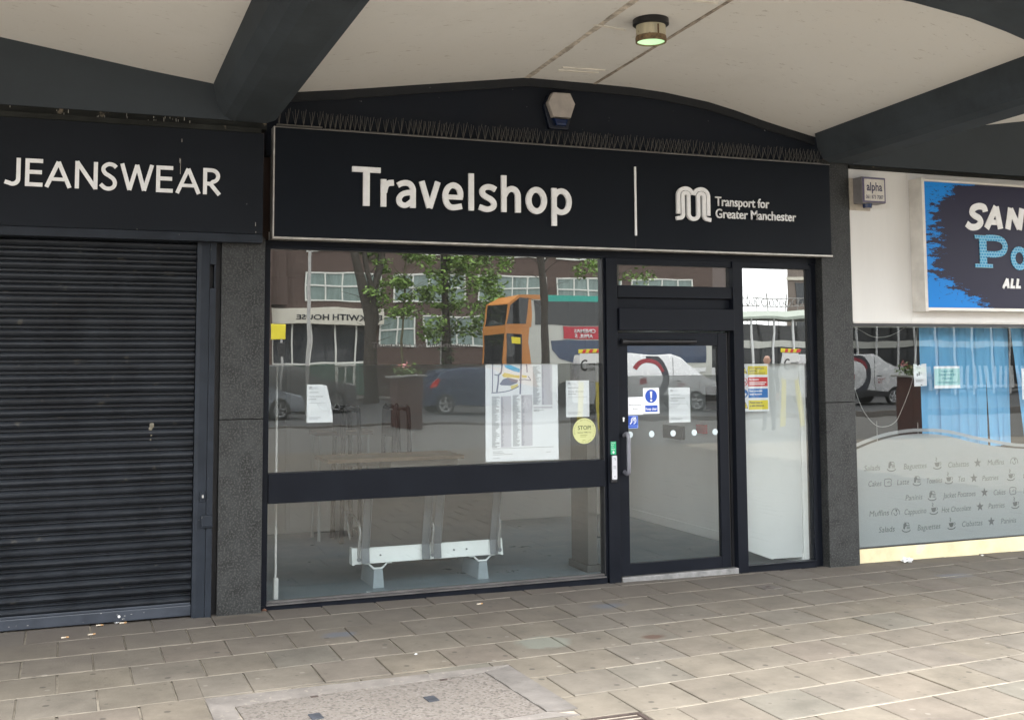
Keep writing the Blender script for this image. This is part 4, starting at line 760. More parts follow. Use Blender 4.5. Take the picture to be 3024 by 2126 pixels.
for x0, lab in ((2.60, 'tall black tubular chair nearest the left notice, dim behind the glass'), (3.12, 'tall black tubular chair beside the counter cabinet, dim behind the glass')):
    c = thing('tubular_chair', lab, 'chair', (x0 + .12, 3.0, -0.03), group='black tubular chairs inside the shop')
    for yy in (2.78, 3.18):
        mb = MB(); mb.tube(smooth_pts([(x0, yy, -0.03), (x0+.02, yy, 1.18), (x0+.06, yy, 1.28), (x0+.13, yy, 1.28), (x0+.17, yy, 1.18), (x0+.19, yy, -0.03)], 4), 0.024, 8); P('frame', mb, m_blk, c, smooth=60)
    mb = MB(); mb.box(x0+.02, x0+.42, 2.78, 3.18, 0.72, 0.77, 0.01); P('seat', mb, m_blk, c)
    mb = MB(); mb.box(x0-.01, x0+.015, 2.80, 3.16, 1.0, 1.27, 0.008); P('backrest', mb, m_blk, c)
for nm, lab, (y0_, y1_, z0_, z1_), mt, ct_ in (('call_point', 'small red call point box on the white side wall behind the door', (1.64, 1.80, 1.01, 1.10), m_red, 'alarm'), ('wall_cabinet', 'dark brown box fixed to the white side wall behind the door', (1.40, 1.60, 1.26, 1.50), M('dark_brown_panel', (0.06, 0.04, 0.03), 0.5, var=0.1), 'cabinet'), ('letter_slot', 'dark slot low on the white side wall behind the door notice', (2.10, 2.50, 0.92, 1.06), m_blk, 'slot')):
    mb = MB(); mb.box(6.07, 6.1145, y0_, y1_, z0_, z1_, 0.004); tag(P(nm, mb, mt, org=(6.1, (y0_+y1_)/2, (z0_+z1_)/2)), lab, ct_)

# ------------------------------------------------------------------ notices on the middle shop's glass
NY = 0.022   # just behind the panes
def lines(mb, x0, x1, z0, z1, n, y, h=0.0022, ragged=0.5):
    for i in range(n):
        z = z1 - (z1-z0)*(i+.5)/n; mb.box(x0, x0 + (x1-x0)*random.uniform(1-ragged, 1), y-.0006, y, z-h/2, z+h/2)
mp = thing('map_poster', 'large white travel map poster with timetable columns taped inside the big window', 'poster', (3.43, NY, 0.97))
mb = MB(); mb.face([(3.113, NY, 0.976), (3.741, NY, 0.972), (3.737, NY, 1.99), (3.112, NY, 1.99)]); gg = bmesh.ops.extrude_face_region(mb.bm, geom=list(mb.bm.faces)); bmesh.ops.translate(mb.bm, verts=[e for e in gg['geom'] if isinstance(e, bmesh.types.BMVert)], vec=(0, .001, 0)); P('sheet', mb, m_paper, mp)
def pxp(px, py): # poster crop pixel (x 135..1000, y 315..1470) to metres
    return (3.113 + (px-135)*(0.626/868.0), 1.737 - (py-315)*(0.764/1150.0))
y1 = NY-.0008
mb = MB(); mb.ribbon([pxp(225, 60), pxp(215, 640)], .008, y1, NY); 
mb.ribbon(smooth_pts([pxp(q[0], q[1]) for q in ((340, 60), (325, 380), (290, 440), (285, 520), (268, 640))], 4), .013, y1-.0001, NY); mb.ribbon([pxp(570, 60), pxp(545, 670)], .013, y1-.0002, NY); mb.ribbon(smooth_pts([pxp(*q) for q in ((240, 430), (280, 440), (320, 400))], 3), .008, y1-.0003, NY)
mb.ribbon(smooth_pts([pxp(*q) for q in ((205, 648), (300, 645), (420, 625), (530, 575))], 3), .008, y1-.0004, NY); mb.ribbon(smooth_pts([pxp(*q) for q in ((530, 500), (600, 495), (670, 505), (640, 455))], 3), .006, y1-.0005, NY); mb.ribbon([pxp(625, 310), pxp(630, 410)], .008, y1-.0006, NY)
mb.prism([pxp(*q) for q in ((300, 545), (340, 490), (400, 470), (520, 500), (510, 535), (430, 565), (320, 560))], 'y', y1-.0007, NY)
P('roads', mb, M('map_road_grey', (0.27, 0.28, 0.36), 0.8, var=0), mp)
mb = MB(); mb.prism([pxp(*q) for q in ((355, 318), (430, 318), (545, 370), (540, 410), (470, 395), (370, 350))], 'y', y1-.0002, NY); P('water', mb, M('map_water_blue', (0.16, 0.52, 0.82), 0.8, var=0), mp)
mb = MB(); mb.prism([pxp(*q) for q in ((330, 440), (360, 410), (480, 440), (540, 445), (538, 480), (470, 470), (350, 465))], 'y', y1-.0003, NY); mb.prism([pxp(*q) for q in ((430, 570), (520, 545), (515, 590), (440, 610))], 'y', y1-.0003, NY); mb.prism([pxp(*q) for q in ((565, 440), (630, 450), (620, 475), (570, 470))], 'y', y1-.0003, NY); P('yellow_areas', mb, M('map_yellow', (0.78, 0.66, 0.25), 0.8, var=0), mp)
mb = MB()
for xa, xb, za, zb in ((312, 437, 690, 1300), (555, 690, 680, 1290), (805, 935, 318, 805), (705, 935, 825, 845)):
    p, q = pxp(xa, zb), pxp(xb, za); mb.box(p[0], q[0], NY-.0004, NY, p[1], q[1])
P('table_tint', mb, M('timetable_tint', (0.62, 0.60, 0.66), 0.8, var=0), mp)
for xa, xb, za, zb, nn in ((208, 305, 690, 1300, 74), (455, 548, 680, 1290, 72), (700, 798, 335, 800, 55), (318, 350, 700, 1290, 60), (562, 600, 690, 1285, 60), (812, 830, 330, 800, 45), (705, 830, 855, 880, 3), (218, 450, 1335, 1390, 3), (218, 300, 1420, 1428, 1), (855, 945, 1366, 1374, 1)):
    mb = MB(); p, q = pxp(xa, zb), pxp(xb, za); lines(mb, p[0], q[0], p[1], q[1], nn, NY-.0009, h=.0026, ragged=.6); P('text_column', mb, m_ink, mp)
mb = MB(); p, q = pxp(215, 1312), pxp(945, 1308); mb.box(p[0], q[0], NY-.0009, NY, p[1], q[1]); P('rule', mb, m_ink, mp)
mb = MB(); T(mb, 'Destination finder', 3.165, 1.765, 0.026, NY-.0009, x1=3.40, bold=0.02); P('heading', mb, m_inkd, mp)
mb = MB(); T(mb, 'TfGM', 3.165, 1.89, 0.05, NY-.0009, x1=3.235, bold=.02); P('operator_initials', mb, m_inkd, mp)
mb = MB(); T(mb, 'Timetables and information', 2.18, 1.875, 0.042, 0.0035, x1=2.98, bold=0.01); P('faded_lettering', mb, M('faded_grey_vinyl', (0.06, 0.055, 0.05), 0.6, var=0), wn)
def mlogo(mb, x, z, s, y):
    for dx in (0, .5): mb.ribbon([(x+dx*s, z), (x+dx*s, z+.55*s)] + arc(x+dx*s+.22*s, z+.55*s, .22*s, .3*s, 180, 0, 6) + [(x+dx*s+.44*s, z)], .16*s, y - .0002 - dx*.0002, y)
def notice(lab, x0, x1, z0, z1, curl=False, logo2=False):
    t = thing('closure_notice', lab, 'notice', ((x0+x1)/2, NY, z0), group='white closure notices on the glass')
    mb = MB()
    nx, nz = 10, 12
    for i in range(nx):
        for j in range(nz):
            def pt(i, j):
                u, v = i/nx, j/nz; X1 = x1 - (0.055 * max(0, v-.15)**1.2 if curl else 0); y = NY
                return (x0 + (X1-x0)*u, NY + (0.03*max(0, u*v-.55)**1.3 if curl else 0), z0 + (z1-z0)*v - (0.012*max(0, u-.7)*v*3 if curl else 0))
            mb.face([pt(i, j), pt(i+1, j), pt(i+1, j+1), pt(i, j+1)])
    bmesh.ops.remove_doubles(mb.bm, verts=mb.bm.verts, dist=1e-5)
    gg = bmesh.ops.extrude_face_region(mb.bm, geom=list(mb.bm.faces)); bmesh.ops.translate(mb.bm, verts=[e for e in gg['geom'] if isinstance(e, bmesh.types.BMVert)], vec=(0, .0008, 0)); P('sheet', mb, m_paper, t, smooth=40)
    W = (x1-x0) - (0.04 if curl else 0); xl = x0 + .018; yy = NY-.0012
    mb = MB(); mlogo(mb, xl, z1-.035, .021, yy); P('logo', mb, m_ink, t)
    mb = MB(); T(mb, 'This shop will be closed', xl, z1-.093, .0085, yy, x1=xl+W*.66, bold=.02); T(mb, 'permanently', xl, z1-.112, .0085, yy, width=W*.34, bold=.02); P('message', mb, m_ink, t)
    mb = MB(); lines(mb, xl+.028, xl+.075, z1-.034, z1-.02, 2, yy); P('operator_name', mb, m_inkl, t)
    mb = MB(); mb.box(xl, xl+W*.45, yy, yy+.001, z1-.062, z1-.056); P('date_line', mb, m_inkl, t)
    mb = MB(); mb.box(xl, xl+W*.8, yy, yy+.001, z1-.138, z1-.1355); P('rule', mb, m_inkl, t)
    mb = MB(); lines(mb, xl, xl+W*.6, z0+.022, z0+.043, 4, yy, ragged=.4); P('small_print', mb, m_inkl, t)
notice('white closure notice with a curled right edge on the big window', 1.694, 1.890, 1.318, 1.601, curl=True)
notice('white closure notice above the round yellow sticker', 3.811, 4.019, 1.308, 1.604)
notice('white closure notice on the door glass beside the blue keep clear sign', 4.760, 4.966, 1.239, 1.532, logo2=True)
# round sticker
def disc(mb, cx, cz, r, y, t=.0012, n=40, rz=None): mb.prism([(cx + r*math.cos(2*math.pi*i/n), cz + (rz or r)*math.sin(2*math.pi*i/n)) for i in range(n)], 'y', y, y+t)
st = thing('stop_sticker', 'round pale yellow sticker reading STOP! near the window corner', 'sticker', (3.963, 0, 1.195))
mb = MB(); disc(mb, 3.963, 1.195, .104, 0.0018); P('disc', mb, m_stop, st)
mb = MB(); T(mb, 'STOP!', 3.963, 1.205, .034, 0.001, width=.118, bold=.015, center=True); T(mb, 'Business WMD free', 3.963, 1.178, .011, 0.001, width=.12, bold=.01, center=True)
P('lettering', mb, M('dark_green_print', (0.07, 0.09, 0.03), 0.7, var=0), st)
mb = MB()
for i in range(34):
    a_ = R(200 - i*9.2 - (4 if i % 9 == 0 else 0)); 
    if i % 9 == 8: continue
    cx_, cz_ = 3.963 + .090*math.cos(a_), 1.195 + .090*math.sin(a_); mb.ribbon([(cx_-.004*math.cos(a_), cz_-.004*math.sin(a_)), (cx_+.004*math.cos(a_), cz_+.004*math.sin(a_))], .004, .0008, .0016)
P('ring_text', mb, M('olive_print', (0.22, 0.23, 0.07), 0.7, var=0), st)
mb = MB(); lines(mb, 3.925, 4.0, 1.143, 1.168, 2, .0016, h=.004); P('small_print', mb, MATS['olive_print'], st)
mb = MB(); lines(mb, 3.945, 3.98, 1.115, 1.125, 1, .0016, h=.004); P('emblem', mb, MATS['olive_print'], st)
# door stickers
t = thing('door_sticker', 'white sticker reading Automatic door on the door glass', 'sticker', (4.43, 0, 1.39))
mb = MB(); mb.box(4.359, 4.504, 0.001, 0.002, 1.315, 1.461); P('sheet', mb, m_paper, t)
mb = MB(); T(mb, 'Automatic', 4.432, 1.389, .017, 0.0006, width=.118, center=True); T(mb, 'door', 4.432, 1.357, .017, 0.0006, width=.052, center=True); P('lettering', mb, m_inkd, t)
t = thing('keep_clear_sign', 'blue and white Keep clear sign with exclamation mark on the door', 'sign', (4.58, 0, 1.43))
mb = MB(); mb.box(4.505, 4.657, 0.0005, 0.0018, 1.320, 1.533); P('sheet', mb, m_paper, t)
mb = MB(); disc(mb, 4.581, 1.465, .056, 0.0, .0004); mb.box(4.523, 4.640, -.0001, 0.0004, 1.335, 1.389); P('blue_shapes', mb, m_blue, t)
mb = MB(); mb.prism([(4.570, 1.505), (4.592, 1.505), (4.587, 1.448), (4.575, 1.448)], 'y', -.0006, -.0002); disc(mb, 4.581, 1.430, .010, -.0006, .0004); T(mb, 'Keep clear', 4.581, 1.350, .022, -.0006, width=.108, bold=.02, center=True); P('white_marks', mb, m_pwhite, t)
t = thing('hearing_loop_sticker', 'small blue hearing loop sticker under the Automatic door sticker', 'sticker', (4.41, 0, 1.255))
mb = MB(); mb.box(4.361, 4.455, 0.001, 0.002, 1.204, 1.307); P('sheet', mb, M('pale_blue_edge', (0.25, 0.35, 0.80), 0.5, var=0), t)
mb = MB(); mb.box(4.365, 4.451, 0.0005, 0.001, 1.226, 1.303); mb.box(4.368, 4.448, 0.0005, 0.001, 1.208, 1.222); P('blue_field', mb, m_blue, t)
mb = MB(); mb.ribbon([(4.381, 1.238), (4.400, 1.262)], .010, 0.0, .0005); mb.ribbon([(4.404, 1.264), (4.436, 1.296)], .006, -.0001, .0005); mb.ribbon(arc(4.414, 1.268, .022, .024, 200, -60, 10) + [(4.414, 1.238)], .007, -.0002, .0005); mb.ribbon(arc(4.413, 1.268, .010, .011, 160, -80, 8), .005, -.0003, .0005); P('ear_symbol', mb, m_pwhite, t)
t = thing('push_pad_sticker', 'small green sticker above the white push pad on the mullion', 'sticker', (4.19, -0.054, 1.05))
MY = FY - .0185
mb = MB(); mb.box(4.172, 4.221, MY-.001, MY, 1.001, 1.105); P('sheet', mb, m_grn, t)
mb = MB()
for i, wd_ in enumerate(('Touch', 'Pad', 'To', 'Open')): T(mb, wd_, 4.178, 1.090-.017*i, .010, MY-.0015, width=.034 if i in (0, 3) else .02)
mb.prism([(4.190, 1.028), (4.203, 1.028), (4.203, 1.019), (4.210, 1.019), (4.1965, 1.006), (4.183, 1.019), (4.190, 1.019)], 'y', MY-.0016, MY-.001); P('white_marks', mb, m_pwhite, t)
t = thing('push_pad', 'slim white push pad in a black holder on the door mullion', 'push pad', (4.19, -0.06, 0.89))
mb = MB(); mb.box(4.166, 4.222, MY-.018, MY, 0.775, 0.996, 0.006); P('holder', mb, m_blk, t)
mb = MB(); mb.box(4.170, 4.216, MY-.030, MY-.0185, 0.800, 0.994, 0.008); P('pad', mb, M('silver_pad', (0.55, 0.55, 0.58), 0.4, var=0.05), t)
mb = MB(); mb.ribbon([(4.183, 0.972), (4.197, 0.972), (4.197, 0.955)], .005, MY-.0312, MY-.030); lines(mb, 4.180, 4.206, 0.885, 0.915, 3, MY-.0302, h=.004); lines(mb, 4.185, 4.204, 0.82, 0.83, 1, MY-.0302, h=.008); P('marks', mb, m_ink, t)
# four-row safety sign
cs = thing('safety_notice', 'white safety notice with yellow, red and blue panels on the narrow side window', 'sign', (5.61, 0.012, 1.32))
mb = MB(); mb.box(5.478, 5.752, 0.0125, 0.014, 1.316, 1.726); P('sheet', mb, m_paper, cs)
rows = ((1.632, 1.708, m_yel, m_inkd), (1.532, 1.611, m_red, m_pwhite), (1.433, 1.512, m_blue, m_pwhite), (1.331, 1.412, m_yel, m_inkd))
for i, (z0_, z1_, mt, tm) in enumerate(rows):
    mb = MB(); mb.box(5.542, 5.741, 0.0105, 0.0125, z0_, z1_); P('colour_panel', mb, mt if mt is not m_blue else M('mid_blue', (0.01, 0.16, 0.52), 0.5, var=0.02), cs)
tx = (('CCTV cameras in', 'operation'), ('No smoking', ''), ('Face coverings', 'must be worn'), ('Please keep to', 'a safe distance'))
for i, (z0_, z1_, mt, tm) in enumerate(rows):
    mb = MB(); hgt = .0175
    T(mb, tx[i][0], 5.553, z1_-.027, hgt, 0.0095, width=(.15, .098, .13, .13)[i], bold=.02)
    if tx[i][1]: T(mb, tx[i][1], 5.553, z1_-.054 if i else z1_-.048, hgt, 0.0095, width=(.085, .1, .125, .145)[i], bold=.02)
    if i == 0: lines(mb, 5.553, 5.73, z0_+.004, z0_+.022, 2, .0098, h=.003, ragged=.2)
    if i == 1: lines(mb, 5.553, 5.73, z0_+.010, z0_+.042, 2, .0098, h=.007, ragged=.15)
    P('lettering', mb, tm, cs)
for i, z_ in enumerate((1.672, 1.571, 1.472, 1.373)):
    if i in (0, 3):
        mb = MB(); mb.prism([(5.484, z_-.03), (5.536, z_-.03), (5.510, z_+.026)], 'y', 0.0105, 0.0125); P('triangle', mb, m_inkd, cs)
        mb = MB(); mb.prism([(5.491, z_-.026), (5.529, z_-.026), (5.510, z_+.016)], 'y', 0.0098, 0.0105); P('triangle_field', mb, m_yel, cs)
        mb = MB()
        if i: mb.ribbon([(5.510, z_+.004), (5.510, z_-.013)], .005, 0.009, 0.0098); disc(mb, 5.510, z_-.020, .003, .009, .0008)
        else: mb.ribbon([(5.497, z_-.006), (5.520, z_-.014)], .010, 0.009, 0.0098); mb.ribbon([(5.517, z_-.012), (5.522, z_-.022)], .004, .0089, .0098)
        P('symbol', mb, m_inkd, cs)
    elif i == 1:
        mb = MB(); mb.ribbon(arc(5.508, z_, .026, .030, 0, 345, 23), .006, .0100, .0125, closed=True); mb.ribbon([(5.490, z_+.020), (5.526, z_-.020)], .005, .0098, .0125); P('prohibition_ring', mb, m_red, cs)
        mb = MB(); mb.ribbon([(5.492, z_-.004), (5.522, z_-.004)], .006, .0104, .0125); mb.ribbon([(5.516, z_+.003), (5.524, z_+.012)], .003, .0103, .0125); P('symbol', mb, m_inkd, cs)
    else:
        mb = MB(); disc(mb, 5.508, z_, .029, .0105, .002, rz=.033); P('mandatory_disc', mb, MATS['mid_blue'], cs)
        mb = MB(); mb.prism([(5.494, z_+.002), (5.522, z_+.002), (5.517, z_-.022), (5.499, z_-.022)], 'y', .0098, .0105); P('symbol', mb, m_pwhite, cs)

# ------------------------------------------------------------------ right shop: cafe fascia, alarm, sign, window
cf = thing('cafe_fascia', 'off white fascia panel and black edge above the cafe window', 'fascia', (9, -0.1, 2.1))
mb = MB(); mb.box(6.582, 7.235, -0.103, 0.0, 2.096, 3.482, 0.003); mb.box(7.238, 12.5, -0.100, 0.0, 2.096, 3.482, 0.003); P('panel', mb, m_fasR, cf)
mb = MB(); mb.box(6.582, 12.5, -0.112, 0.0, 2.084, 2.0955); P('lower_lip', mb, m_cas, cf)
mb = MB(); mb.box(6.582, 12.5, -0.098, 0.03, 2.060, 2.0835); P('black_edge', mb, m_blk, cf)  # plain black strip between the lip and the glass
mb = MB(); mb.box(6.582, 12.5, -0.13, 0.0, 3.484, 3.512); P('top_edge', mb, m_soff, cf)
aa = thing('alarm_box', 'square grey alarm box reading alpha on the white cafe fascia', 'alarm', (6.74, -0.11, 3.27))
mb = MB(); mb.box(6.578, 6.80, -0.118, -0.1035, 3.105, 3.395); P('back_plate', mb, M('faded_cream_plate', (0.45, 0.40, 0.33), 0.7, var=0.2, vs=9), aa)
mb = MB(); mb.box(6.612, 6.872, -0.245, -0.119, 3.157, 3.392, 0.006); P('body', mb, M('faded_grey_box', (0.20, 0.19, 0.19), 0.6, var=0.15, vs=8), aa)
mb = MB(); mb.box(6.617, 6.868, -0.251, -0.2455, 3.162, 3.388, 0.002); P('purple_border', mb, M('faded_purple_border', (0.10, 0.085, 0.15), 0.6, var=0.2, vs=20), aa)
mb = MB(); mb.box(6.634, 6.852, -0.254, -0.2515, 3.176, 3.372, 0.001); P('face', mb, M('grubby_cream_face', (0.55, 0.52, 0.47), 0.6, var=0.12, vs=18, speck=(0.3, 0.28, 0.26), sps=30, spt=0.70), aa)
mb = MB(); T(mb, 'alpha', 6.743, 3.268, 0.078, -0.2546, width=0.172, bold=0.025, center=True); T(mb, '061 873 7087', 6.743, 3.196, 0.034, -0.2546, width=0.190, bold=0.02, center=True); P('lettering', mb, M('faded_purple_print', (0.045, 0.04, 0.085), 0.6, var=0.15, vs=30), aa)
mb = MB(); mb.cyl((6.715, -0.185, 3.118), 0.038, 0.038, 'z', 20, r2=0.044); P('strobe', mb, M('blue_strobe_lens', (0.004, 0.018, 0.075), 0.12), aa)

rsn = thing('cafe_sign', 'boxed cafe sign in blue and navy with white and patterned blue lettering', 'sign', (9.5, -0.2, 2.2))
X0, X1, ZA, ZB, YS = 7.255, 12.2, 2.192, 3.412, -0.262
mb = MB(); mb.prism([(X0, -0.1035), (X0+.012, YS), (X0+.044, YS), (X0+.044, -0.1035)], 'z', ZA, ZB); mb.prism([(-0.1035, ZB+.002), (YS, ZB-.008), (YS, ZB-.026), (-0.1035, ZB-.026)], 'x', X0+.0445, X1); P('casing', mb, m_cas, rsn)
mb = MB(); mb.prism([(-0.1035, ZA), (YS, ZA+.008), (YS, ZA+.034), (-0.1035, ZA+.034)], 'x', X0+.0445, X1); P('bottom_rail', mb, M('bright_bottom_rail', (0.74, 0.71, 0.66), 0.45, var=0.06), rsn)
def sign_art():
    m = bpy.data.materials.new('blue_navy_sign_print'); m.use_nodes = True; t = m.node_tree; b = t.nodes['Principled BSDF']; N = t.nodes.new; L = t.links.new; b.inputs['Roughness'].default_value = 0.4; b.inputs['Specular IOR Level'].default_value = 0.2
    tc = N('ShaderNodeTexCoord'); s = N('ShaderNodeSeparateXYZ'); L(tc.outputs['Object'], s.inputs[0])
    def ma(op, a_, b_=None, c_=None):
        q = N('ShaderNodeMath'); q.operation = op
        for i, v in enumerate((a_, b_, c_)):
            if v is None: continue
            if isinstance(v, (int, float)): q.inputs[i].default_value = v
            else: L(v, q.inputs[i])
        return q.outputs[0]
    x = ma('ADD', s.outputs[0], 9.5 - 7.30); z = ma('ADD', s.outputs[2], 2.2)
    top = ma('MULTIPLY', ma('MAXIMUM', ma('SUBTRACT', z, 3.12), 0), 1.0); bot = ma('MULTIPLY', ma('MAXIMUM', ma('SUBTRACT', 2.56, z), 0), 1.9)
    mp = N('ShaderNodeMapping'); mp.inputs['Scale'].default_value = (7, 7, 26); L(tc.outputs['Object'], mp.inputs[0])
    n = N('ShaderNodeTexNoise'); n.inputs['Scale'].default_value = 1.0; n.inputs['Detail'].default_value = 6; n.inputs['Roughness'].default_value = 0.75; L(mp.outputs[0], n.inputs['Vector'])
    lim = ma('ADD', ma('ADD', ma('ADD', top, bot), 0.10), ma('MULTIPLY', ma('SUBTRACT', n.outputs[0], 0.5), 1.25))
    e1 = ma('LESS_THAN', x, lim); strip = ma('MULTIPLY', ma('GREATER_THAN', z, ma('ADD', 3.352, ma('MULTIPLY', n.outputs[0], 0.04))), ma('LESS_THAN', x, 0.62)); blue = ma('MAXIMUM', e1, strip)
    vo = N('ShaderNodeTexVoronoi'); vo.feature = 'DISTANCE_TO_EDGE'; vo.inputs['Scale'].default_value = 7; nm = N('ShaderNodeMix'); nm.data_type = 'RGBA'; nm.inputs[0].default_value = 0.12; L(tc.outputs['Object'], nm.inputs[6]); L(n.outputs[1], nm.inputs[7]); L(nm.outputs[2], vo.inputs['Vector'])
    crack = ma('MULTIPLY', ma('LESS_THAN', vo.outputs['Distance'], 0.016), ma('GREATER_THAN', n.outputs[0], 0.56)); f = ma('MULTIPLY', blue, ma('SUBTRACT', 1, crack))
    k = N('ShaderNodeMix'); k.data_type = 'RGBA'; k.inputs[6].default_value = (0.016, 0.014, 0.036, 1); k.inputs[7].default_value = (0.0, 0.20, 0.62, 1); L(f, k.inputs[0]); L(k.outputs[2], b.inputs['Base Color']); return m
mb = MB(); mb.box(X0+.046, X1, -0.236, -0.12, ZA+.035, ZB-.027); P('face', mb, sign_art(), rsn)
mb = MB(); wj = 0.062; yf, yb = -0.242, -0.235; eps[0] = 0; sh_ = 0.22; bz = 2.968
def SK(pts, wdt=None, x=0): RB([(x + p[0] + sh_*(p[1]), bz + p[1]) for p in pts], wdt)
S_ = smooth_pts([(0.205, 0.165), (0.18, 0.205), (0.12, 0.215), (0.06, 0.195), (0.045, 0.155), (0.08, 0.125), (0.14, 0.10), (0.165, 0.06), (0.13, 0.022), (0.06, 0.015), (0.0, 0.045)], 4)
SK(S_, None, 7.79)
def A_(x): SK([(0.02, 0.01), (0.10, 0.22)], None, x); SK([(0.10, 0.22), (0.19, 0.01)], None, x); SK([(0.045, 0.07), (0.17, 0.07)], 0.05, x)
def N_(x): SK([(0.03, 0.01), (0.03, 0.215)], None, x); SK([(0.03, 0.205), (0.17, 0.02)], None, x); SK([(0.17, 0.01), (0.17, 0.215)], None, x)
A_(8.015); N_(8.265)
SK([(0.03, 0.01), (0.03, 0.215)], None, 8.53); SK(smooth_pts([(0.03, 0.20), (0.12, 0.19), (0.17, 0.12), (0.12, 0.04), (0.03, 0.02)], 4), None, 8.53)
SK([(0.0, 0.215), (0.05, 0.01), (0.10, 0.17), (0.15, 0.01), (0.21, 0.215)], None, 8.78); SK([(0.03, 0.01), (0.03, 0.215)], None, 9.06); SK(smooth_pts([(0.17, 0.18), (0.10, 0.21), (0.03, 0.15), (0.03, 0.07), (0.10, 0.01), (0.17, 0.04)], 4), None, 9.16)
SK([(0.03, 0.01), (0.03, 0.215)], None, 9.39); SK([(0.17, 0.01), (0.17, 0.215)], None, 9.39); SK([(0.03, 0.11), (0.17, 0.11)], None, 9.39)
P('upper_lettering', mb, m_white, rsn)
def brick_blue():
    m = bpy.data.materials.new('blue_patterned_letters'); m.use_nodes = True; t = m.node_tree; b = t.nodes['Principled BSDF']; N = t.nodes.new; L = t.links.new
    tc = N('ShaderNodeTexCoord'); mp = N('ShaderNodeMapping'); mp.inputs['Rotation'].default_value = (R(90), 0, 0); L(tc.outputs['Object'], mp.inputs[0])
    br = N('ShaderNodeTexBrick'); br.inputs['Scale'].default_value = 11; br.inputs['Mortar Size'].default_value = 0.03; br.inputs['Color1'].default_value = (0.015, 0.24, 0.48, 1); br.inputs['Color2'].default_value = (0.025, 0.31, 0.55, 1); br.inputs['Mortar'].default_value = (0.30, 0.58, 0.72, 1); br.inputs['Brick Width'].default_value = 0.35; br.inputs['Row Height'].default_value = 0.3
    L(mp.outputs[0], br.inputs['Vector']); L(br.outputs[0], b.inputs['Base Color']); return m
mb = MB(); eps[0] = 0; yf, yb = -0.242, -0.235
RB([(7.985, 2.612), (7.985, 2.905)], 0.085); RB([(7.890, 2.893), (8.09, 2.893)], 0.034); RB([(7.885, 2.624), (8.095, 2.624)], 0.034)
RB(smooth_pts([(8.03, 2.887), (8.14, 2.888), (8.22, 2.868), (8.255, 2.815), (8.225, 2.758), (8.14, 2.735), (8.03, 2.735)], 5), 0.058)
RB(smooth_pts(arc(8.425, 2.705, .078, .085, 0, 330, 11), 4, closed=True), 0.055, closed=True)
RB([(8.62, 2.80), (8.62, 2.68)] + arc(8.70, 2.68, .08, .06, 180, 360, 8) + [(8.78, 2.80), (8.78, 2.615)], 0.055); RB([(8.90, 2.615), (8.90, 2.80)], 0.055); RB([(8.905, 2.74)] + arc(8.975, 2.735, .07, .06, 160, 0, 8) + [(9.045, 2.615)], 0.05)
RB(smooth_pts(arc(9.24, 2.705, .078, .085, 0, 330, 11), 4, closed=True), 0.055, closed=True); RB([(9.325, 2.615), (9.325, 2.91)], 0.055)
P('middle_lettering', mb, brick_blue(), rsn)
mb = MB(); wj = 0.026; eps[0] = 0; bz = 2.418
SK([(0.01, 0.0), (0.045, 0.09)], None, 8.20); SK([(0.045, 0.09), (0.075, 0.0)], None, 8.20); SK([(0.022, 0.03), (0.068, 0.03)], 0.02, 8.20)
for x in (8.30, 8.37): SK([(0.008, 0.092), (0.008, 0.012), (0.052, 0.012)], None, x)
SK([(p[0]*.32, p[1]*.42) for p in S_], None, 8.485); P('lower_lettering', mb, m_white, rsn)

cw = thing('cafe_window', 'cafe window with frosted wavy band of food words and cream plinth', 'window', (9.2, 0, 0))
mb = MB(); mb.box(6.50, 12.5, -0.004, 0.002, 0.082, 2.07); P('pane', mb, glass_mat('cafe_glass', (0.91, 0.93, 0.93), 0.07, haze=0.01, wav=0.06), cw)
mb = MB(); mb.box(6.50, 12.5, -0.012, 0.03, 0.072, 0.0815); P('gasket', mb, m_blk, cw)
mb = MB(); mb.box(6.579, 12.5, -0.030, 0.1, -0.13, 0.071, 0.004); P('plinth', mb, m_cream, cw)
m_frost = bpy.data.materials.new('frosted_vinyl'); m_frost.use_nodes = True; tq = m_frost.node_tree; tq.nodes.remove(tq.nodes['Principled BSDF'])
dq = tq.nodes.new('ShaderNodeBsdfDiffuse'); dq.inputs[0].default_value = (0.385, 0.40, 0.405, 1); tl = tq.nodes.new('ShaderNodeBsdfTransparent'); tl.inputs[0].default_value = (0.8, 0.9, 0.9, 1); mq = tq.nodes.new('ShaderNodeMixShader'); mq.inputs[0].default_value = 0.22
tq.links.new(dq.outputs[0], mq.inputs[1]); tq.links.new(tl.outputs[0], mq.inputs[2]); tq.links.new(mq.outputs[0], tq.nodes['Material Output'].inputs[0])
wav = smooth_pts([(6.50, 0.905), (6.658, 0.951), (6.858, 1.010), (7.10, 1.055), (7.366, 1.073), (7.678, 1.045), (8.101, 0.955), (8.627, 0.893), (9.2, 0.91), (10.0, 0.99), (11, 1.02), (12.5, 0.9)], 5)
mb = MB(); mb.prism([(12.5, 0.083), (6.50, 0.083)] + wav, 'y', 0.0035, 0.0042); P('frosted_band', mb, m_frost, cw)
wv2 = smooth_pts([(6.50, 0.930), (6.66, 0.985), (6.90, 1.052), (7.10, 1.085), (7.366, 1.10), (7.70, 1.078), (8.103, 0.997), (8.629, 0.918), (9.2, 0.945), (10, 1.03), (11, 1.06), (12.5, 0.95)], 5)
mb = MB(); mb.ribbon([(x, z+.005) for x, z in wv2], 0.030, 0.0035, 0.0042); P('frosted_wave', mb, m_frost, cw)
m_fw = M('clear_cut_words', (0.07, 0.078, 0.080), 0.6, var=0.35, vs=3)
WZ = dict(cap=.052, shear=.22)
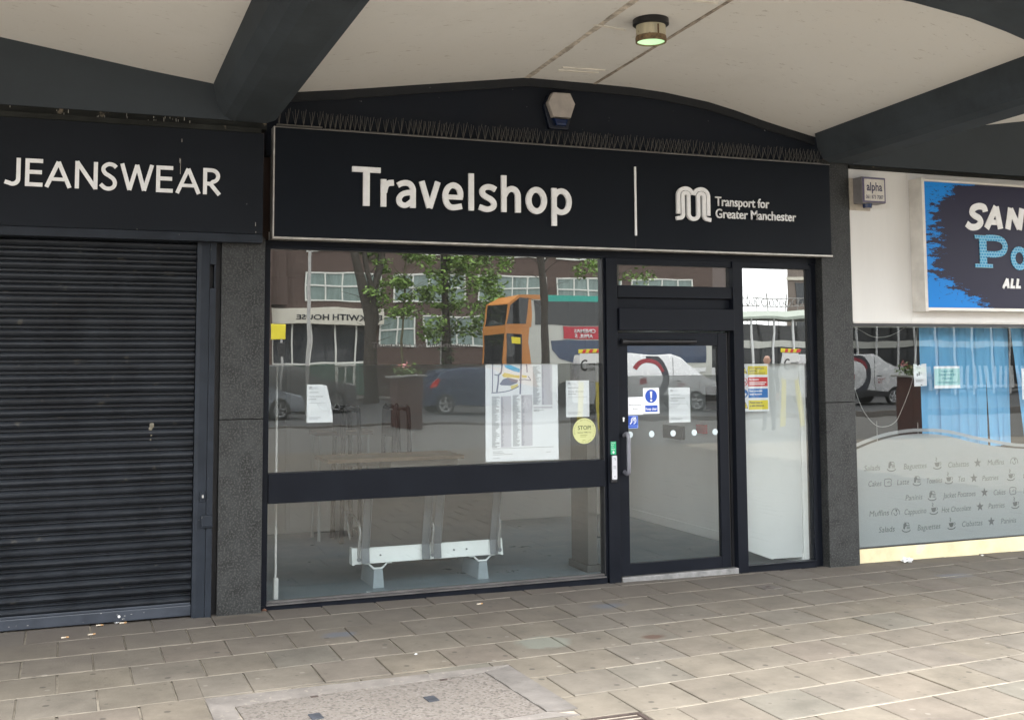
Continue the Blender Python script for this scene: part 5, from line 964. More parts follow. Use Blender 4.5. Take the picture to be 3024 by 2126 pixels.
words = [('Salads', 6.739, .757, .175), ('Baguettes', 7.184, .755, .26), ('Ciabattas', 7.696, .750, .245), ('Muffins', 8.172, .752, .20), ('Cakes', 8.62, .757, .17), ('Cakes', 6.778, .616, .145), ('Latte', 7.102, .617, .135), ('Toasties', 7.434, .614, .185), ('Tea', 7.805, .614, .085), ('Pastries', 8.10, .609, .195), ('Crepes', 8.60, .61, .18),
         ('Paninis', 7.192, .472, .19), ('Jacket Potatoes', 7.625, .471, .385), ('Cakes', 8.228, .470, .145), ('Latte', 8.60, .47, .14), ('Muffins', 6.782, .350, .215), ('Cappucino', 7.172, .345, .25), ('Hot Chocolate', 7.603, .341, .345), ('Pastries', 8.162, .348, .195), ('Salads', 6.88, .202, .175), ('Baguettes', 7.318, .196, .26), ('Ciabattas', 7.833, .198, .245), ('Paninis', 8.307, .199, .185)]
mb = MB()
for b_, x, z, wd in words: T(mb, b_, x, z, WZ['cap'], 0.003, width=wd, shear=.18, rot=.012)
P('food_words', mb, m_fw, cw)
mb = MB(); q0, q1 = 0.0028, 0.0034
def cup(x, z): 
    mb.ribbon(arc(x, z+.012, .045, .018, 190, 370, 8), .009, q0, q1); mb.prism([(x-.030, z+.052), (x+.030, z+.055), (x+.022, z+.022), (x+.004, z+.012), (x-.018, z+.018)], 'y', q0-.0002, q1-.0003); mb.ribbon(arc(x+.032, z+.042, .014, .013, 80, -90, 6), .005, q0-.0004, q1)
    mb.ribbon(smooth_pts([(x-.002, z+.062), (x-.014, z+.075), (x-.002, z+.085), (x-.015, z+.10)], 3), .006, q0-.0005, q1)
def star(x, z, r=.045): mb.prism([(x + (r if i % 2 == 0 else r*.42)*math.sin(i*math.pi/5), z+.035 + (r if i % 2 == 0 else r*.42)*math.cos(i*math.pi/5)) for i in range(10)], 'y', q0, q1)
def sand(x, z):
    mb.ribbon(arc(x, z+.018, .048, .024, 185, 345, 8), .009, q0, q1); mb.prism([(x-.035, z+.022), (x-.030, z+.068), (x-.005, z+.078), (x+.008, z+.050), (x-.012, z+.040), (x-.014, z+.020)], 'y', q0-.0002, q1); mb.ribbon([(x-.02, z+.078), (x+.022, z+.075), (x+.034, z+.062)], .006, q0-.0001, q1)
    for i in range(3): mb.ribbon([(x+.004, z+.026+i*.013), (x+.040, z+.024+i*.013)], .007, q0-.0004, q1)
def toast(x, z): mb.ribbon(smooth_pts([(x-.035, z), (x-.038, z+.04), (x-.03, z+.06), (x+.02, z+.062), (x+.04, z+.05), (x+.034, z+.03), (x+.034, z+.002), (x, z-.004)], 3, closed=True), .006, q0, q1, closed=True); mb.ribbon([(x-.012, z+.03), (x+.014, z+.03), (x+.012, z+.045)], .005, q0-.0002, q1)
def muf(x, z): mb.ribbon(arc(x, z+.02, .045, .042, 200, -20, 10), .006, q0, q1); mb.ribbon(arc(x, z+.03, .02, .03, 190, 350, 6), .006, q0-.0001, q1); mb.prism([(x-.004, z+.055), (x+.02, z+.05), (x+.008, z+.025)], 'y', q0-.0003, q1)
for f_, x, z in ((sand, 7.045, .75), (cup, 7.57, .748), (star, 8.052, .744), (muf, 8.50, .75), (toast, 7.0, .614), (sand, 7.33, .608), (cup, 7.70, .608), (star, 8.0, .604), (cup, 8.45, .605), (sand, 7.50, .464), (star, 8.12, .466), (toast, 8.47, .47), (muf, 7.075, .345), (cup, 7.51, .338), (star, 8.06, .337), (cup, 8.49, .34), (sand, 7.19, .196), (cup, 7.71, .19), (star, 8.19, .192)): f_(x, z)
P('food_symbols', mb, m_fw, cw)
mb = MB(); mb.box(6.50, 12.5, 0.20, 3.5, -0.2, -0.06); struct('cafe_floor', mb, M('dark_cafe_floor', (0.04, 0.035, 0.032), 0.5, var=0.2))
mb = MB(); mb.box(6.46, 12.5, 3.4, 3.5, -0.06, 2.5); mb.box(12.4, 12.5, 0.05, 3.4, -0.06, 2.5); struct('cafe_back_wall', mb, M('dark_cafe_wall', (0.035, 0.035, 0.035), 0.8, var=0.1))
mb = MB(); mb.box(6.46, 12.5, 0.05, 3.5, 2.45, 2.55); struct('cafe_ceiling', mb, MATS['dark_cafe_wall'])
# blue vertical blinds
m_bl = M('sky_blue_blind_fabric', (0.14, 0.41, 0.68), 0.75, var=0.08, vs=3, streak=True)
vb = thing('vertical_blinds', 'sky blue vertical blinds hanging inside the cafe window, some slats askew', 'blinds', (8.5, 0.15, 2.07))
mb = MB(); mb.box(6.60, 12.2, 0.13, 0.19, 2.055, 2.10); P('head_rail', mb, m_pwhite, vb)
for i in range(30):
    xt = 7.545 + .113*i; sw = 0.0; tw = random.uniform(-.05, .09)
    if i == 6: sw = -.012
    if i in (7, 8): sw = .035
    if i == 9: sw = -.02; tw = .3
    if i == 10: sw = .13
    if i == 11: sw = .10; tw = .4
    mb = MB(); zb_ = 0.915 + random.uniform(-.008, .008); n_ = 6; W_ = .127
    def sp(u, z, dy=0):
        X_ = xt + u*W_*math.cos(tw) + sw*(2.06-z)/1.15; Y_ = .155 + u*W_*math.sin(tw) + .012*math.sin(u*math.pi) + (.006 if i % 2 else 0) + dy
        return (X_, Y_, z)
    for a_ in range(n_):
        for (za, zb2) in ((2.055, 1.5), (1.5, zb_)): mb.face([sp(a_/n_, zb2), sp((a_+1)/n_, zb2), sp((a_+1)/n_, za), sp(a_/n_, za)])
    bmesh.ops.remove_doubles(mb.bm, verts=mb.bm.verts, dist=1e-5); gg = bmesh.ops.extrude_face_region(mb.bm, geom=list(mb.bm.faces)); bmesh.ops.translate(mb.bm, verts=[e for e in gg['geom'] if isinstance(e, bmesh.types.BMVert)], vec=(0, .0008, 0)); P('slat', mb, m_bl, vb, smooth=40)
mb = MB()
mb.tube(smooth_pts([(6.74, 0.12, 2.06), (6.816, 0.12, 2.036), (6.965, 0.12, 1.971), (7.09, 0.12, 1.963), (7.217, 0.12, 1.991), (7.377, 0.12, 2.066)], 5), 0.0035, 6)
mb.tube(smooth_pts([(6.73, 0.12, 1.62), (6.762, 0.12, 1.475), (6.844, 0.12, 1.29), (6.963, 0.12, 1.164), (7.066, 0.12, 1.137), (7.183, 0.12, 1.166), (7.264, 0.12, 1.257), (7.413, 0.12, 1.543), (7.462, 0.12, 1.77), (7.497, 0.12, 2.05)], 5), 0.0032, 6)
mb.tube([(7.006, 0.14, 1.19), (7.008, 0.14, 0.95)], .003, 6); mb.tube([(7.48, 0.14, 1.166), (7.481, 0.14, 0.95)], .003, 6); P('cord', mb, m_grey, vb)
t = thing('paper_notice', 'crumpled white receipt like notice taped beside the blinds', 'notice', (7.418, 0.015, 1.5))
mb = MB(); mb.prism([(7.343, 1.712), (7.375, 1.712), (7.392, 1.694), (7.412, 1.706), (7.430, 1.700), (7.436, 1.712), (7.492, 1.716), (7.492, 1.516), (7.485, 1.510), (7.346, 1.506)], 'y', .012, .0135); P('sheet', mb, m_paper, t)
mb = MB(); lines(mb, 7.375, 7.44, 1.665, 1.69, 3, .0118); mb.box(7.375, 7.392, .0112, .0118, 1.60, 1.625); mb.box(7.398, 7.415, .0112, .0118, 1.605, 1.64); lines(mb, 7.42, 7.445, 1.61, 1.64, 4, .0118); lines(mb, 7.365, 7.46, 1.545, 1.57, 5, .0118); mb.box(7.42, 7.438, .0112, .0118, 1.515, 1.524); P('print', mb, m_ink, t)
t = thing('tables_notice', 'pale turquoise notice reading TABLES FOR SANDWICH POUND CUSTOMERS ONLY before the blinds', 'notice', (7.73, 0.015, 1.49))
mb = MB(); mb.box(7.580, 7.887, .012, .0135, 1.484, 1.690, 0); P('sheet', mb, m_paper, t)
mb = MB(); mb.box(7.583, 7.884, .0112, .0118, 1.512, 1.668); P('turquoise_panel', mb, M('pale_turquoise', (0.36, 0.66, 0.68), 0.6, var=0.03), t)
mb = MB()
for b_, z_, wd, h_ in (('TABLES FOR', 1.634, .15, .018), ('SANDWICH', 1.600, .19, .021), ('POUND', 1.567, .12, .019), ('CUSTOMERS ONLY', 1.529, .235, .019)): T(mb, b_, 7.735, z_, h_, .0108, width=wd, bold=.02, center=True)
P('lettering', mb, M('teal_print', (0.02, 0.22, 0.30), 0.6, var=0), t)
t = thing('edge_notice', 'white notice on the cafe window at the right picture edge', 'notice', (8.75, 0.015, 1.36))
mb = MB(); mb.box(8.648, 8.86, .012, .0135, 1.362, 1.662); P('sheet', mb, m_paper, t)
mb = MB(); lines(mb, 8.68, 8.83, 1.39, 1.63, 12, .0118, h=.005); P('print', mb, m_ink, t)

# ------------------------------------------------------------------ the street behind the viewer (seen reflected in the glass)
def TB(mb, body, cx, z, cap, y, width, bold=0.02, thick=0.02):
    m2 = MB(); T(m2, body, 0, 0, cap, 0, width=width, bold=bold, center=True, thick=thick); me = bpy.data.meshes.new('t'); m2.bm.to_mesh(me); m2.bm.free()
    mb.join(me, Matrix.Translation((cx, y, z)) @ Matrix.Rotation(math.pi, 4, 'Z')); bpy.data.meshes.remove(me)
def brick_mat(name, c1, c2, mo, sc):
    m = bpy.data.materials.new(name); m.use_nodes = True; t = m.node_tree; b = t.nodes['Principled BSDF']; b.inputs['Roughness'].default_value = .9
    tc = t.nodes.new('ShaderNodeTexCoord'); mp = t.nodes.new('ShaderNodeMapping'); mp.inputs['Rotation'].default_value = (R(90), 0, 0); t.links.new(tc.outputs['Object'], mp.inputs[0])
    br = t.nodes.new('ShaderNodeTexBrick'); br.inputs['Scale'].default_value = sc; br.inputs['Color1'].default_value = (*c1, 1); br.inputs['Color2'].default_value = (*c2, 1); br.inputs['Mortar'].default_value = (*mo, 1); br.inputs['Brick Width'].default_value = .9; br.inputs['Row Height'].default_value = .3
    t.links.new(mp.outputs[0], br.inputs[0]); t.links.new(br.outputs[0], b.inputs['Base Color']); return m
m_brk2 = brick_mat('brown_brick', (0.088, 0.058, 0.048), (0.112, 0.075, 0.062), (0.080, 0.062, 0.053), 4)
m_wf = M('white_window_frame', (0.72, 0.72, 0.66), 0.6, var=0.05); m_bd = M('pale_green_blind', (0.20, 0.26, 0.24), 0.35, var=0.25, vs=4, streak=True); m_sgn = M('cream_sign_board', (0.66, 0.62, 0.52), 0.7, var=0.06)
BY = -46.0
ob_ = thing('office_building', 'brown brick office block with white windows and cream BECKWITH HOUSE sign, reflected in the glass', 'building', (12, BY, 0))
mb = MB(); mb.prism([(-14, BY), (33.4, BY), (43.5, BY-14), (-14, BY-14)], 'z', -0.3, 15); mb.box(-14, 9.0, BY, BY+1.2, 0, 15); mb.box(9.001, 9.8, BY, BY+.5, 4.4, 15); P('wall', mb, m_brk2, ob_)
def win(x0, x1, z0, z1, n, y=BY):
    mb = MB(); fw = .07
    for i in range(n+1):
        x = x0 + (x1-x0)*i/n; mb.box(x-fw/2, x+fw/2, y+.001, y+.07, z0, z1)
    for z in (z0, z0+(z1-z0)*.52, z1): mb.box(x0-fw/2, x1+fw/2, y+.002, y+.075, z-fw/2, z+fw/2)
    f = P('window', mb, m_wf, ob_)
    mb = MB(); mb.box(x0, x1, y+.001, y+.02, z0, z1); P('pane', mb, m_bd, f)
for k in range(5):
    x = 10.76 + 4.42*k
    for z0 in (4.63, 7.0, 9.4, 11.8): win(x, x+3.72, z0, z0+1.34, 4)
for x, n in ((14.5, 2), (16.75, 4), (21.2, 4), (25.7, 4), (29.9, 3)): win(x, x+.87*n, 2.42, 3.86, n)
mb = MB()
for x in (9.2, 10.15, 11.0, 12.2, 13.2, 13.9): mb.box(x-.04, x+.04, BY+.001, BY+.09, 0, 3.44)
mb.box(9.2, 13.9, BY+.002, BY+.08, 1.55, 1.64); mb.box(12.25, 13.15, BY+.09, BY+.14, 1.42, 1.52); mb.box(12.2, 12.3, BY+.09, BY+.13, 0, 1.5); mb.box(13.1, 13.2, BY+.09, BY+.13, 0, 1.5); mb.box(12.66, 12.74, BY+.09, BY+.13, 0, 1.5)
f = P('entrance_frame', mb, m_wf, ob_)
mb = MB(); mb.box(9.2, 13.9, BY+.001, BY+.02, 1.6, 3.44); P('pane', mb, m_gdark, f)
mb = MB(); mb.box(9.2, 13.9, BY+.001, BY+.025, 0, 1.59); P('pane', mb, M('pale_green_glass', (0.16, 0.24, 0.20), 0.3, var=0.2, vs=2), f)
mb = MB(); mb.box(9.05, 14.55, BY+.001, BY+.45, 3.44, 4.25, .02); mb.box(10.05, 10.08, BY+.45, BY+.46, 3.44, 4.25); sb = P('sign_board', mb, m_sgn, ob_)
mb = MB(); TB(mb, 'BECKWITH HOUSE', 12.35, 3.66, .27, BY+.452, 4.2); P('lettering', mb, m_inkd, sb)
mb = MB(); mb.prism([(-14.2, BY+.2), (33.6, BY+.2), (43.5, BY-14), (-14.2, BY-14)], 'z', 15.001, 15.4); P('parapet', mb, m_conc, ob_)
tw_ = thing('tower_block', 'grey brown tower block with dark windows beyond the bus station, reflected in the side window', 'building', (60, -70, 0))
mb = MB(); mb.prism([(55.4, -70), (66, -70), (77, -82), (65.2, -82)], 'z', -1, 26); P('wall', mb, M('tower_brown', (0.20, 0.165, 0.14), .9, var=.08), tw_)
for i in range(4):
    for j in range(8):
        mb = MB(); mb.box(56.1+2.6*i, 57.6+2.6*i, -70, -69.95, 3.2+2.9*j, 4.9+2.9*j); P('window', mb, m_gdark, tw_)
    mb = MB()
for j in range(9):
    mb = MB(); mb.box(55.3, 66.1, -70, -69.85, 2.2+2.9*j, 2.45+2.9*j); P('floor_band', mb, m_sgn, tw_)

# trees
m_bark = M('dark_bark', (0.045, 0.038, 0.030), 0.95, var=0.35, vs=8, bump=.6, bs=20); m_young = M('green_grey_bark', (0.13, 0.12, 0.07), 0.9, var=0.2)
def leafmat(name, c):
    m = bpy.data.materials.new(name); m.use_nodes = True; t = m.node_tree; b = t.nodes['Principled BSDF']; b.inputs['Roughness'].default_value = .6
    ge = t.nodes.new('ShaderNodeNewGeometry'); r = t.nodes.new('ShaderNodeValToRGB'); r.color_ramp.elements[0].color = (*[q*.65 for q in c], 1); r.color_ramp.elements[1].color = (*[min(1, q*1.5) for q in c], 1)
    t.links.new(ge.outputs['Random Per Island'], r.inputs[0]); t.links.new(r.outputs[0], b.inputs['Base Color']); return m
m_leaf = leafmat('fresh_leaves', (0.15, 0.245, 0.05)); m_ivy = leafmat('ivy_leaves', (0.035, 0.065, 0.02))
def leaves(mb, c, rad, n, s):
    for _ in range(n):
        v = Vector((random.gauss(0, .45), random.gauss(0, .45), random.gauss(0, .45)))
        if v.length > 1.1: continue
        p = Vector(c) + Vector((v.x*rad[0], v.y*rad[1], v.z*rad[2])); u = Vector((random.uniform(-1, 1), random.uniform(-1, 1), random.uniform(-.6, .6))).normalized(); w2 = u.cross(Vector((random.uniform(-1, 1), random.uniform(-1, 1), 1))).normalized()
        q = random.uniform(.6, 1.3)*s; mb.face([p-u*q, p+w2*q*.6, p+u*q, p-w2*q*.6])
def tree(lab, x, y, limbs, clumps, bark=None, ivy=False, s=.11):
    t = thing('street_tree', lab, 'tree', (x, y, 0)); mb = MB()
    for pts, r1, r2 in limbs: mb.tube(smooth_pts([(x+p[0], y+p[1], p[2]) for p in pts], 4), r1, 8, r2)
    P('trunk', mb, bark or m_bark, t, smooth=60)
    if ivy:
        mb = MB()
        for k in range(34): leaves(mb, (x, y, .3+k*.2), (.42, .42, .3), 26, .08)
        P('ivy', mb, m_ivy, t)
    if clumps:
        mb = MB()
        for c in clumps:
            leaves(mb, (x+c[0], y+c[1], c[2]), c[3:6], c[6], s)
        P('crown', mb, m_leaf, t)
def twigs(n, z0, z1, sp):
    out = []
    for _ in range(n):
        z = random.uniform(z0, z1); a_ = random.uniform(0, 6.28); d_ = random.uniform(.6, 1)*sp
        out.append(([(0, 0, z), (d_*.5*math.cos(a_), d_*.5*math.sin(a_), z+d_*.35), (d_*math.cos(a_), d_*math.sin(a_), z+d_*.5)], .02, .005))
    return out
tree('thick forked bare tree trunk before the brick block, reflected in the big window', 11.95, -38, [([(0, 0, -.3), (.03, 0, 1.2), (0, 0, 2.6), (-.1, 0, 3.6), (-.45, 0, 5), (-.75, 0, 6.4), (-1.0, 0, 9)], .34, .14), ([(0, 0, 2.2), (.15, 0, 3.4), (.1, .1, 4.6), (.5, 0, 6.4), (.6, 0, 9)], .24, .1), ([(.1, 0, 3.2), (-.05, .1, 4.6), (-.3, 0, 6.4), (-.2, 0, 9)], .17, .08)] + twigs(26, 2.2, 6, 1.3), [])
def clump_list(x0, x1, z0, z1, n, dens, r=.45):
    return [(random.uniform(x0, x1), random.uniform(-.9, .9), random.uniform(z0, z1), r*random.uniform(.7, 1.3), r, r*random.uniform(.5, .9), dens) for _ in range(n)]
tree('slim young tree with loose fresh green leaves, reflected left of the ivy trunk', 13.37, -38.2, [([(0, 0, -.2), (.0, 0, 1.5), (.05, 0, 3.5), (.1, 0, 7)], .07, .03)] + twigs(20, 3, 7, 1.4), clump_list(-1.7, 1.6, 3.6, 8, 46, 70), bark=m_young)
tree('ivy clad tree trunk with green leaves, reflected in the middle of the big window', 15.3, -38, [([(0, 0, -.3), (.0, 0, 2), (-.1, 0, 4.5), (-.1, 0, 9)], .24, .12)] + twigs(20, 2.5, 7, 1.8), clump_list(-1.4, 2.4, 2.6, 8, 70, 70, .55), ivy=True)
tree('straight dark tree trunk before the bus front, reflected right of the ivy trunk', 18.05, -31.6, [([(-.9, 0, -.3), (-.9, 0, 2), (-1.0, 0, 4.5), (-1.15, 0, 9)], .2, .12)] + [([(p[0]-.95, p[1], p[2]) for p in pts], a1, a2) for pts, a1, a2 in twigs(16, 3, 7, 1.2)], clump_list(-2.8, -1.2, 5.6, 8, 10, 50))
tree('leafy tree by the brick block end, reflected in the pane over the door', 23.6, -38.5, [([(0, 0, -.3), (0, 0, 3), (.3, 0, 8)], .16, .07)] + twigs(14, 3, 7, 1.5), clump_list(-1.6, 1.6, 5.2, 9, 34, 34, .5))

# vehicles ----------------------------------------------------------------
m_tyre = M('tyre_rubber', (0.012, 0.012, 0.012), .8, var=.1); m_rim = M('alloy_rim', (0.55, 0.55, 0.56), .3, metal=.7, var=.05); m_tail = M('red_tail_lamp', (0.75, 0.03, 0.025), .2, var=0); m_vg = M('vehicle_glass', (0.018, 0.02, 0.022), .05, var=0); m_dk = M('black_trim', (0.015, 0.015, 0.016), .5, var=0)
def wheel(t, x, y, r, ysgn=1):
    mb = MB(); mb.cyl((x, y-.1, r), r, .2, 'y', 28); wh = P('wheel', mb, m_tyre, t, local=True, smooth=40)
    mb = MB(); yy = y+.101*ysgn; mb.cyl((x, yy-.004, r), r*.66, .008, 'y', 24); P('rim_back', mb, m_dk, wh, local=True)
    mb = MB()
    mb.lathe((0, 0, 0), [(r*.60, 0), (r*.68, .006), (r*.68, -.006), (r*.60, 0)], 28)
    for v in mb.bm.verts: v.co = Vector((v.co.x + x, yy + .006*ysgn + v.co.z, v.co.y + r))
    for k in range(5):
        a_ = R(72*k+18); d_ = Vector((math.cos(a_), 0, math.sin(a_))); n_ = Vector((-math.sin(a_), 0, math.cos(a_))); c0_ = Vector((x, yy+.008*ysgn, r))
        mb.face([c0_+d_*.04+n_*.035, c0_+d_*r*.62+n_*.025, c0_+d_*r*.62-n_*.025, c0_+d_*.04-n_*.035])
    P('rim', mb, m_rim, wh, local=True)
def car(name, lab, cat, x, y, L_, W_, body, glass, col, wheels, r=.33, flip=1, tail=None, trim=True):
    """side outline in (x,z); the car lies along X, its near side faces the shop (+Y)"""
    t = thing(name, lab, cat, (x, y, -0.13)); m = M(name + '_paint_%d' % int(x*10), col, .25, metal=.2, var=.03); S = lambda pts: [(p[0]*flip, p[1]) for p in pts]
    mb = MB(); mb.prism(S(body), 'y', -W_/2, W_/2, bev=.06); P('body', mb, m, t, local=True, smooth=35)
    mb = MB(); mb.prism(S(glass), 'y', -W_/2+.10, W_/2-.03, bev=.02)
    for v in mb.bm.verts:
        zmin = min(p[1] for p in glass); k_ = 1 - .16*max(0, (v.co.z-zmin)); v.co.y *= k_
    for v in mb.bm.verts: v.co.y += .03 if v.co.y > 0 else -.0
    P('side_glass', mb, m_vg, t, local=True, smooth=35)
    for wx in wheels: wheel(t, wx*flip, W_/2-.09, r, 1); wheel(t, wx*flip, -W_/2+.09, r, -1)
    if tail:
        for s_ in (1, -1):
            mb = MB(); mb.prism(S(tail), 'y', s_*(W_/2-.19), s_*(W_/2+.012), bev=.012); P('tail_lamp', mb, m_tail, t, local=True)
    if trim:
        mb = MB(); gz_ = sorted(p[1] for p in glass)[0]; xs_ = [p[0] for p in glass]; mb.ribbon(S([(min(xs_)-.05, gz_-.035), (max(xs_)+.1, gz_-.04)]), .02, W_/2-.02, W_/2+.015); P('waist_trim', mb, m_rim, t, local=True)
    return t
hatch = [(-2.15, .28), (2.1, .28), (2.15, .55), (2.05, .80), (1.45, .92), (.85, 1.0), (.2, 1.48), (-.3, 1.60), (-1.2, 1.60), (-1.75, 1.50), (-2.1, 1.05), (-2.18, .7)]
hg = [(.80, 1.0), (.22, 1.42), (-.3, 1.52), (-1.15, 1.52), (-1.65, 1.40), (-1.78, 1.0)]
car('blue_car', 'dark blue hatchback with a lit red tail lamp, reflected behind the map poster', 'car', 13.75, -29.4, 4.3, 1.75, hatch, hg, (0.055, 0.080, 0.145), (-1.62, 1.35), tail=[(-2.19, .88), (-1.96, .92), (-1.80, 1.20), (-1.92, 1.26), (-2.08, 1.08)])
suv = [(-2.25, .32), (2.2, .32), (2.28, .6), (2.2, .95), (1.6, 1.06), (.95, 1.12), (.35, 1.62), (-.2, 1.74), (-1.7, 1.72), (-2.15, 1.55), (-2.3, 1.05)]
sg = [(.90, 1.12), (.36, 1.56), (-.2, 1.66), (-1.65, 1.64), (-2.0, 1.5), (-2.05, 1.1)]
car('grey_suv', 'dark grey suv with a pale roof rail, reflected in the left of the big window', 'car', 7.65, -33.0, 4.6, 1.85, suv, sg, (0.17, 0.17, 0.17), (-1.45, 1.5), r=.37)
sed = [(-2.3, .26), (2.2, .26), (2.25, .5), (2.1, .72), (1.2, .90), (.5, 1.30), (-.1, 1.42), (-.8, 1.36), (-1.5, 1.08), (-2.2, .95), (-2.35, .65)]
sdg = [(1.1, .90), (.5, 1.22), (-.1, 1.34), (-.75, 1.28), (-1.3, 1.03), (-.9, .93)]
car('grey_saloon', 'blue grey saloon parked nearest the kerb, reflected behind the left notice', 'car', 5.0, -28.9, 4.6, 1.78, sed, sdg, (0.27, 0.29, 0.32), (-1.4, 1.45), flip=1)
van_b = [(-2.5, .35), (2.4, .35), (2.5, .55), (2.48, .95), (2.05, 1.15), (1.45, 1.45), (.95, 1.90), (.6, 2.02), (-2.4, 2.02), (-2.52, 1.6)]
vgl = [(1.78, 1.22), (1.40, 1.42), (.98, 1.78), (.72, 1.82), (.66, 1.30), (1.5, 1.14)]
def van(lab, x, y):
    t = car('white_van', lab, 'van', x, y, 5, 1.9, van_b, vgl, (0.72, 0.72, 0.72), (-1.55, 1.55), r=.34, trim=False); t['group'] = 'white vans with ring logos'
    mb = MB(); W2 = .951
    def ring(r1, r2, a0, a1, n=24):
        pts = [(-.42 + r2*math.cos(R(a0+(a1-a0)*i/n)), 1.20 + r2*math.sin(R(a0+(a1-a0)*i/n))) for i in range(n+1)] + [(-.42 + r1*math.cos(R(a1+(a0-a1)*i/n)), 1.20 + r1*math.sin(R(a1+(a0-a1)*i/n))) for i in range(n+1)]
        return [(p[0], min(1.98, max(.45, p[1]))) for p in pts]
    mb.prism(ring(.55, .86, -95, 95), 'y', W2, W2+.004); P('ring_logo', mb, M('dark_slate_vinyl', (0.035, 0.038, 0.05), .4, var=0), t, local=True)
    mb = MB(); mb.prism(ring(.56, .70, 20, 150), 'y', W2+.004, W2+.007); mb.box(-.75, -.45, W2+.001, W2+.005, .98, 1.18); P('red_logo', mb, M('deep_red_vinyl', (0.32, 0.025, 0.04), .4, var=0), t, local=True)
    mb = MB(); mb.box(-2.45, 2.40, W2-.005, W2+.01, .34, .56); P('sill_trim', mb, m_dk, t, local=True)
    mb = MB(); mb.box(.62, .64, W2, W2+.003, .5, 1.9); mb.box(1.72, 1.735, W2, W2+.003, .5, 1.15); mb.box(.74, .94, W2, W2+.02, 1.06, 1.10); P('door_lines', mb, m_dk, t, local=True)
    mb = MB(); TB(mb, 'George', .95, .93, .07, W2+.002, .34, thick=.004); TB(mb, 'Cox', .88, .83, .07, W2+.002, .2, thick=.004); P('lettering', mb, M('deep_red_vinyl2', (0.32, 0.025, 0.04), .4, var=0), t, local=True)
van('white van with red and dark ring logo, reflected in the door glass', 19.5, -27.95)
van('second copy of the white ring logo van, added to repeat its reflection in the cafe window', 29.1, -28.95)  # added duplicate: the same van mirrored again by another pane
# double decker bus
bs = thing('double_decker_bus', 'orange and cream double decker bus with red advert, reflected in the big window', 'bus', (20.7, -34.3, -0.13))
m_bo = M('bus_orange', (0.50, 0.20, 0.05), .35, var=.04); m_bc = M('bus_cream', (0.50, 0.50, 0.45), .35, var=.04); m_bg = M('bus_green', (0.02, 0.33, 0.26), .35, var=.03)
def bx(name, mat, *bxs, bev=.0, parent=None):
    mb = MB()
    for q in bxs: mb.box(*q, bev)
    return P(name, mb, mat, parent or bs)
mb = MB(); mb.prism([(15.45, .2), (24.6, .2), (24.6, 4.22), (15.95, 4.22), (15.45, 3.9), (15.28, 3.0), (15.22, 1.6), (15.25, .5)], 'y', -35.5, -33.0, bev=.05); P('body', mb, m_bc, bs)
mb = MB(); mb.prism([(15.21, .3), (16.75, .3), (16.6, .8), (16.4, 1.6), (16.3, 2.4), (16.35, 3.05), (15.27, 3.05), (15.20, 1.6)], 'y', -33.0, -32.985); mb.prism([(15.24, 3.0), (15.46, 3.9), (15.96, 4.23), (16.9, 4.23), (16.8, 4.06), (16.46, 4.06), (16.40, 3.0)], 'y', -33.0, -32.975); P('orange_front', mb, m_bo, bs)
mb = MB(); mb.prism([(15.245, .5), (15.21, 1.6), (15.275, 3.0), (15.445, 3.905), (15.945, 4.228), (16.3, 4.228), (16.3, .5)], 'y', -35.505, -32.9955); P('orange_nose', mb, m_bo, bs)
mb = MB(); mb.prism([(15.27, 3.10), (15.425, 3.86), (15.47, 3.86), (15.32, 3.10)], 'y', -35.3, -33.15); mb.prism([(15.19, 1.4), (15.235, 2.75), (15.28, 2.75), (15.24, 1.4)], 'y', -35.3, -33.15); P('front_screen', mb, m_vg, bs)
bx('green_band', m_bg, (16.92, 24.5, -33.0, -32.972, 3.99, 4.235), (21.0, 24.5, -33.0, -32.98, 2.95, 3.06))
bx('upper_window', m_vg, (16.55, 24.3, -33.0, -32.98, 3.08, 4.02)); bx('front_window', m_vg, (15.32, 16.05, -33.0, -32.97, 1.35, 2.75)); mb = MB(); mb.prism([(15.30, 3.12), (15.50, 3.82), (15.98, 4.12), (16.36, 4.08), (16.22, 3.12)], 'y', -33.0, -32.968); P('upper_front_window', mb, m_vg, bs)
mb = MB(); mb.prism([(17.25, 2.5), (24.3, 2.5), (24.3, 1.55), (18.3, 1.55), (17.6, 1.75), (17.3, 2.1)], 'y', -33.0, -32.98); P('lower_window', mb, M('blue_tinted_pane', (0.035, 0.055, 0.10), .1, var=0.2, vs=1.2), bs)
mb = MB(); mb.box(15.55, 15.98, -32.97, -32.96, 2.35, 2.62); P('destination_board', mb, m_yel, bs)
mb = MB(); mb.box(17.75, 23.4, -32.985, -32.96, 2.55, 3.05); ad = P('advert_panel', mb, M('advert_red', (0.45, 0.02, 0.04), .4, var=.08), bs)
mb = MB(); TB(mb, 'CINEMAS', 18.75, 2.82, .15, -32.955, .95); TB(mb, 'APRIL 5', 18.7, 2.61, .16, -32.955, .8); P('lettering', mb, m_pwhite, ad)
for q in ((19.5, .2), (20.1, .17), (20.9, .22), (21.7, .2), (22.5, .2)):
    mb = MB(); mb.prism([(q[0]+q[1]*math.cos(a_/10*6.283)*.8, 2.78+q[1]*math.sin(a_/10*6.283)) for a_ in range(10)], 'y', -32.958, -32.95); P('portrait_patch', mb, M('skin_tone_print', (0.42, 0.20, 0.13), .6, var=.3, vs=3), ad)
bx('skirt', m_dk, (15.6, 24.5, -33.0, -32.98, .2, .42)); bx('rail', m_pwhite, (18.2, 24.3, -32.98, -32.96, 1.18, 1.34))
for xw in (17.9, 22.6):
    mb = MB(); mb.cyl((xw, -33.2, .36), .48, .24, 'y', 24); P('wheel', mb, m_tyre, bs)

bs.location.x += 0.75
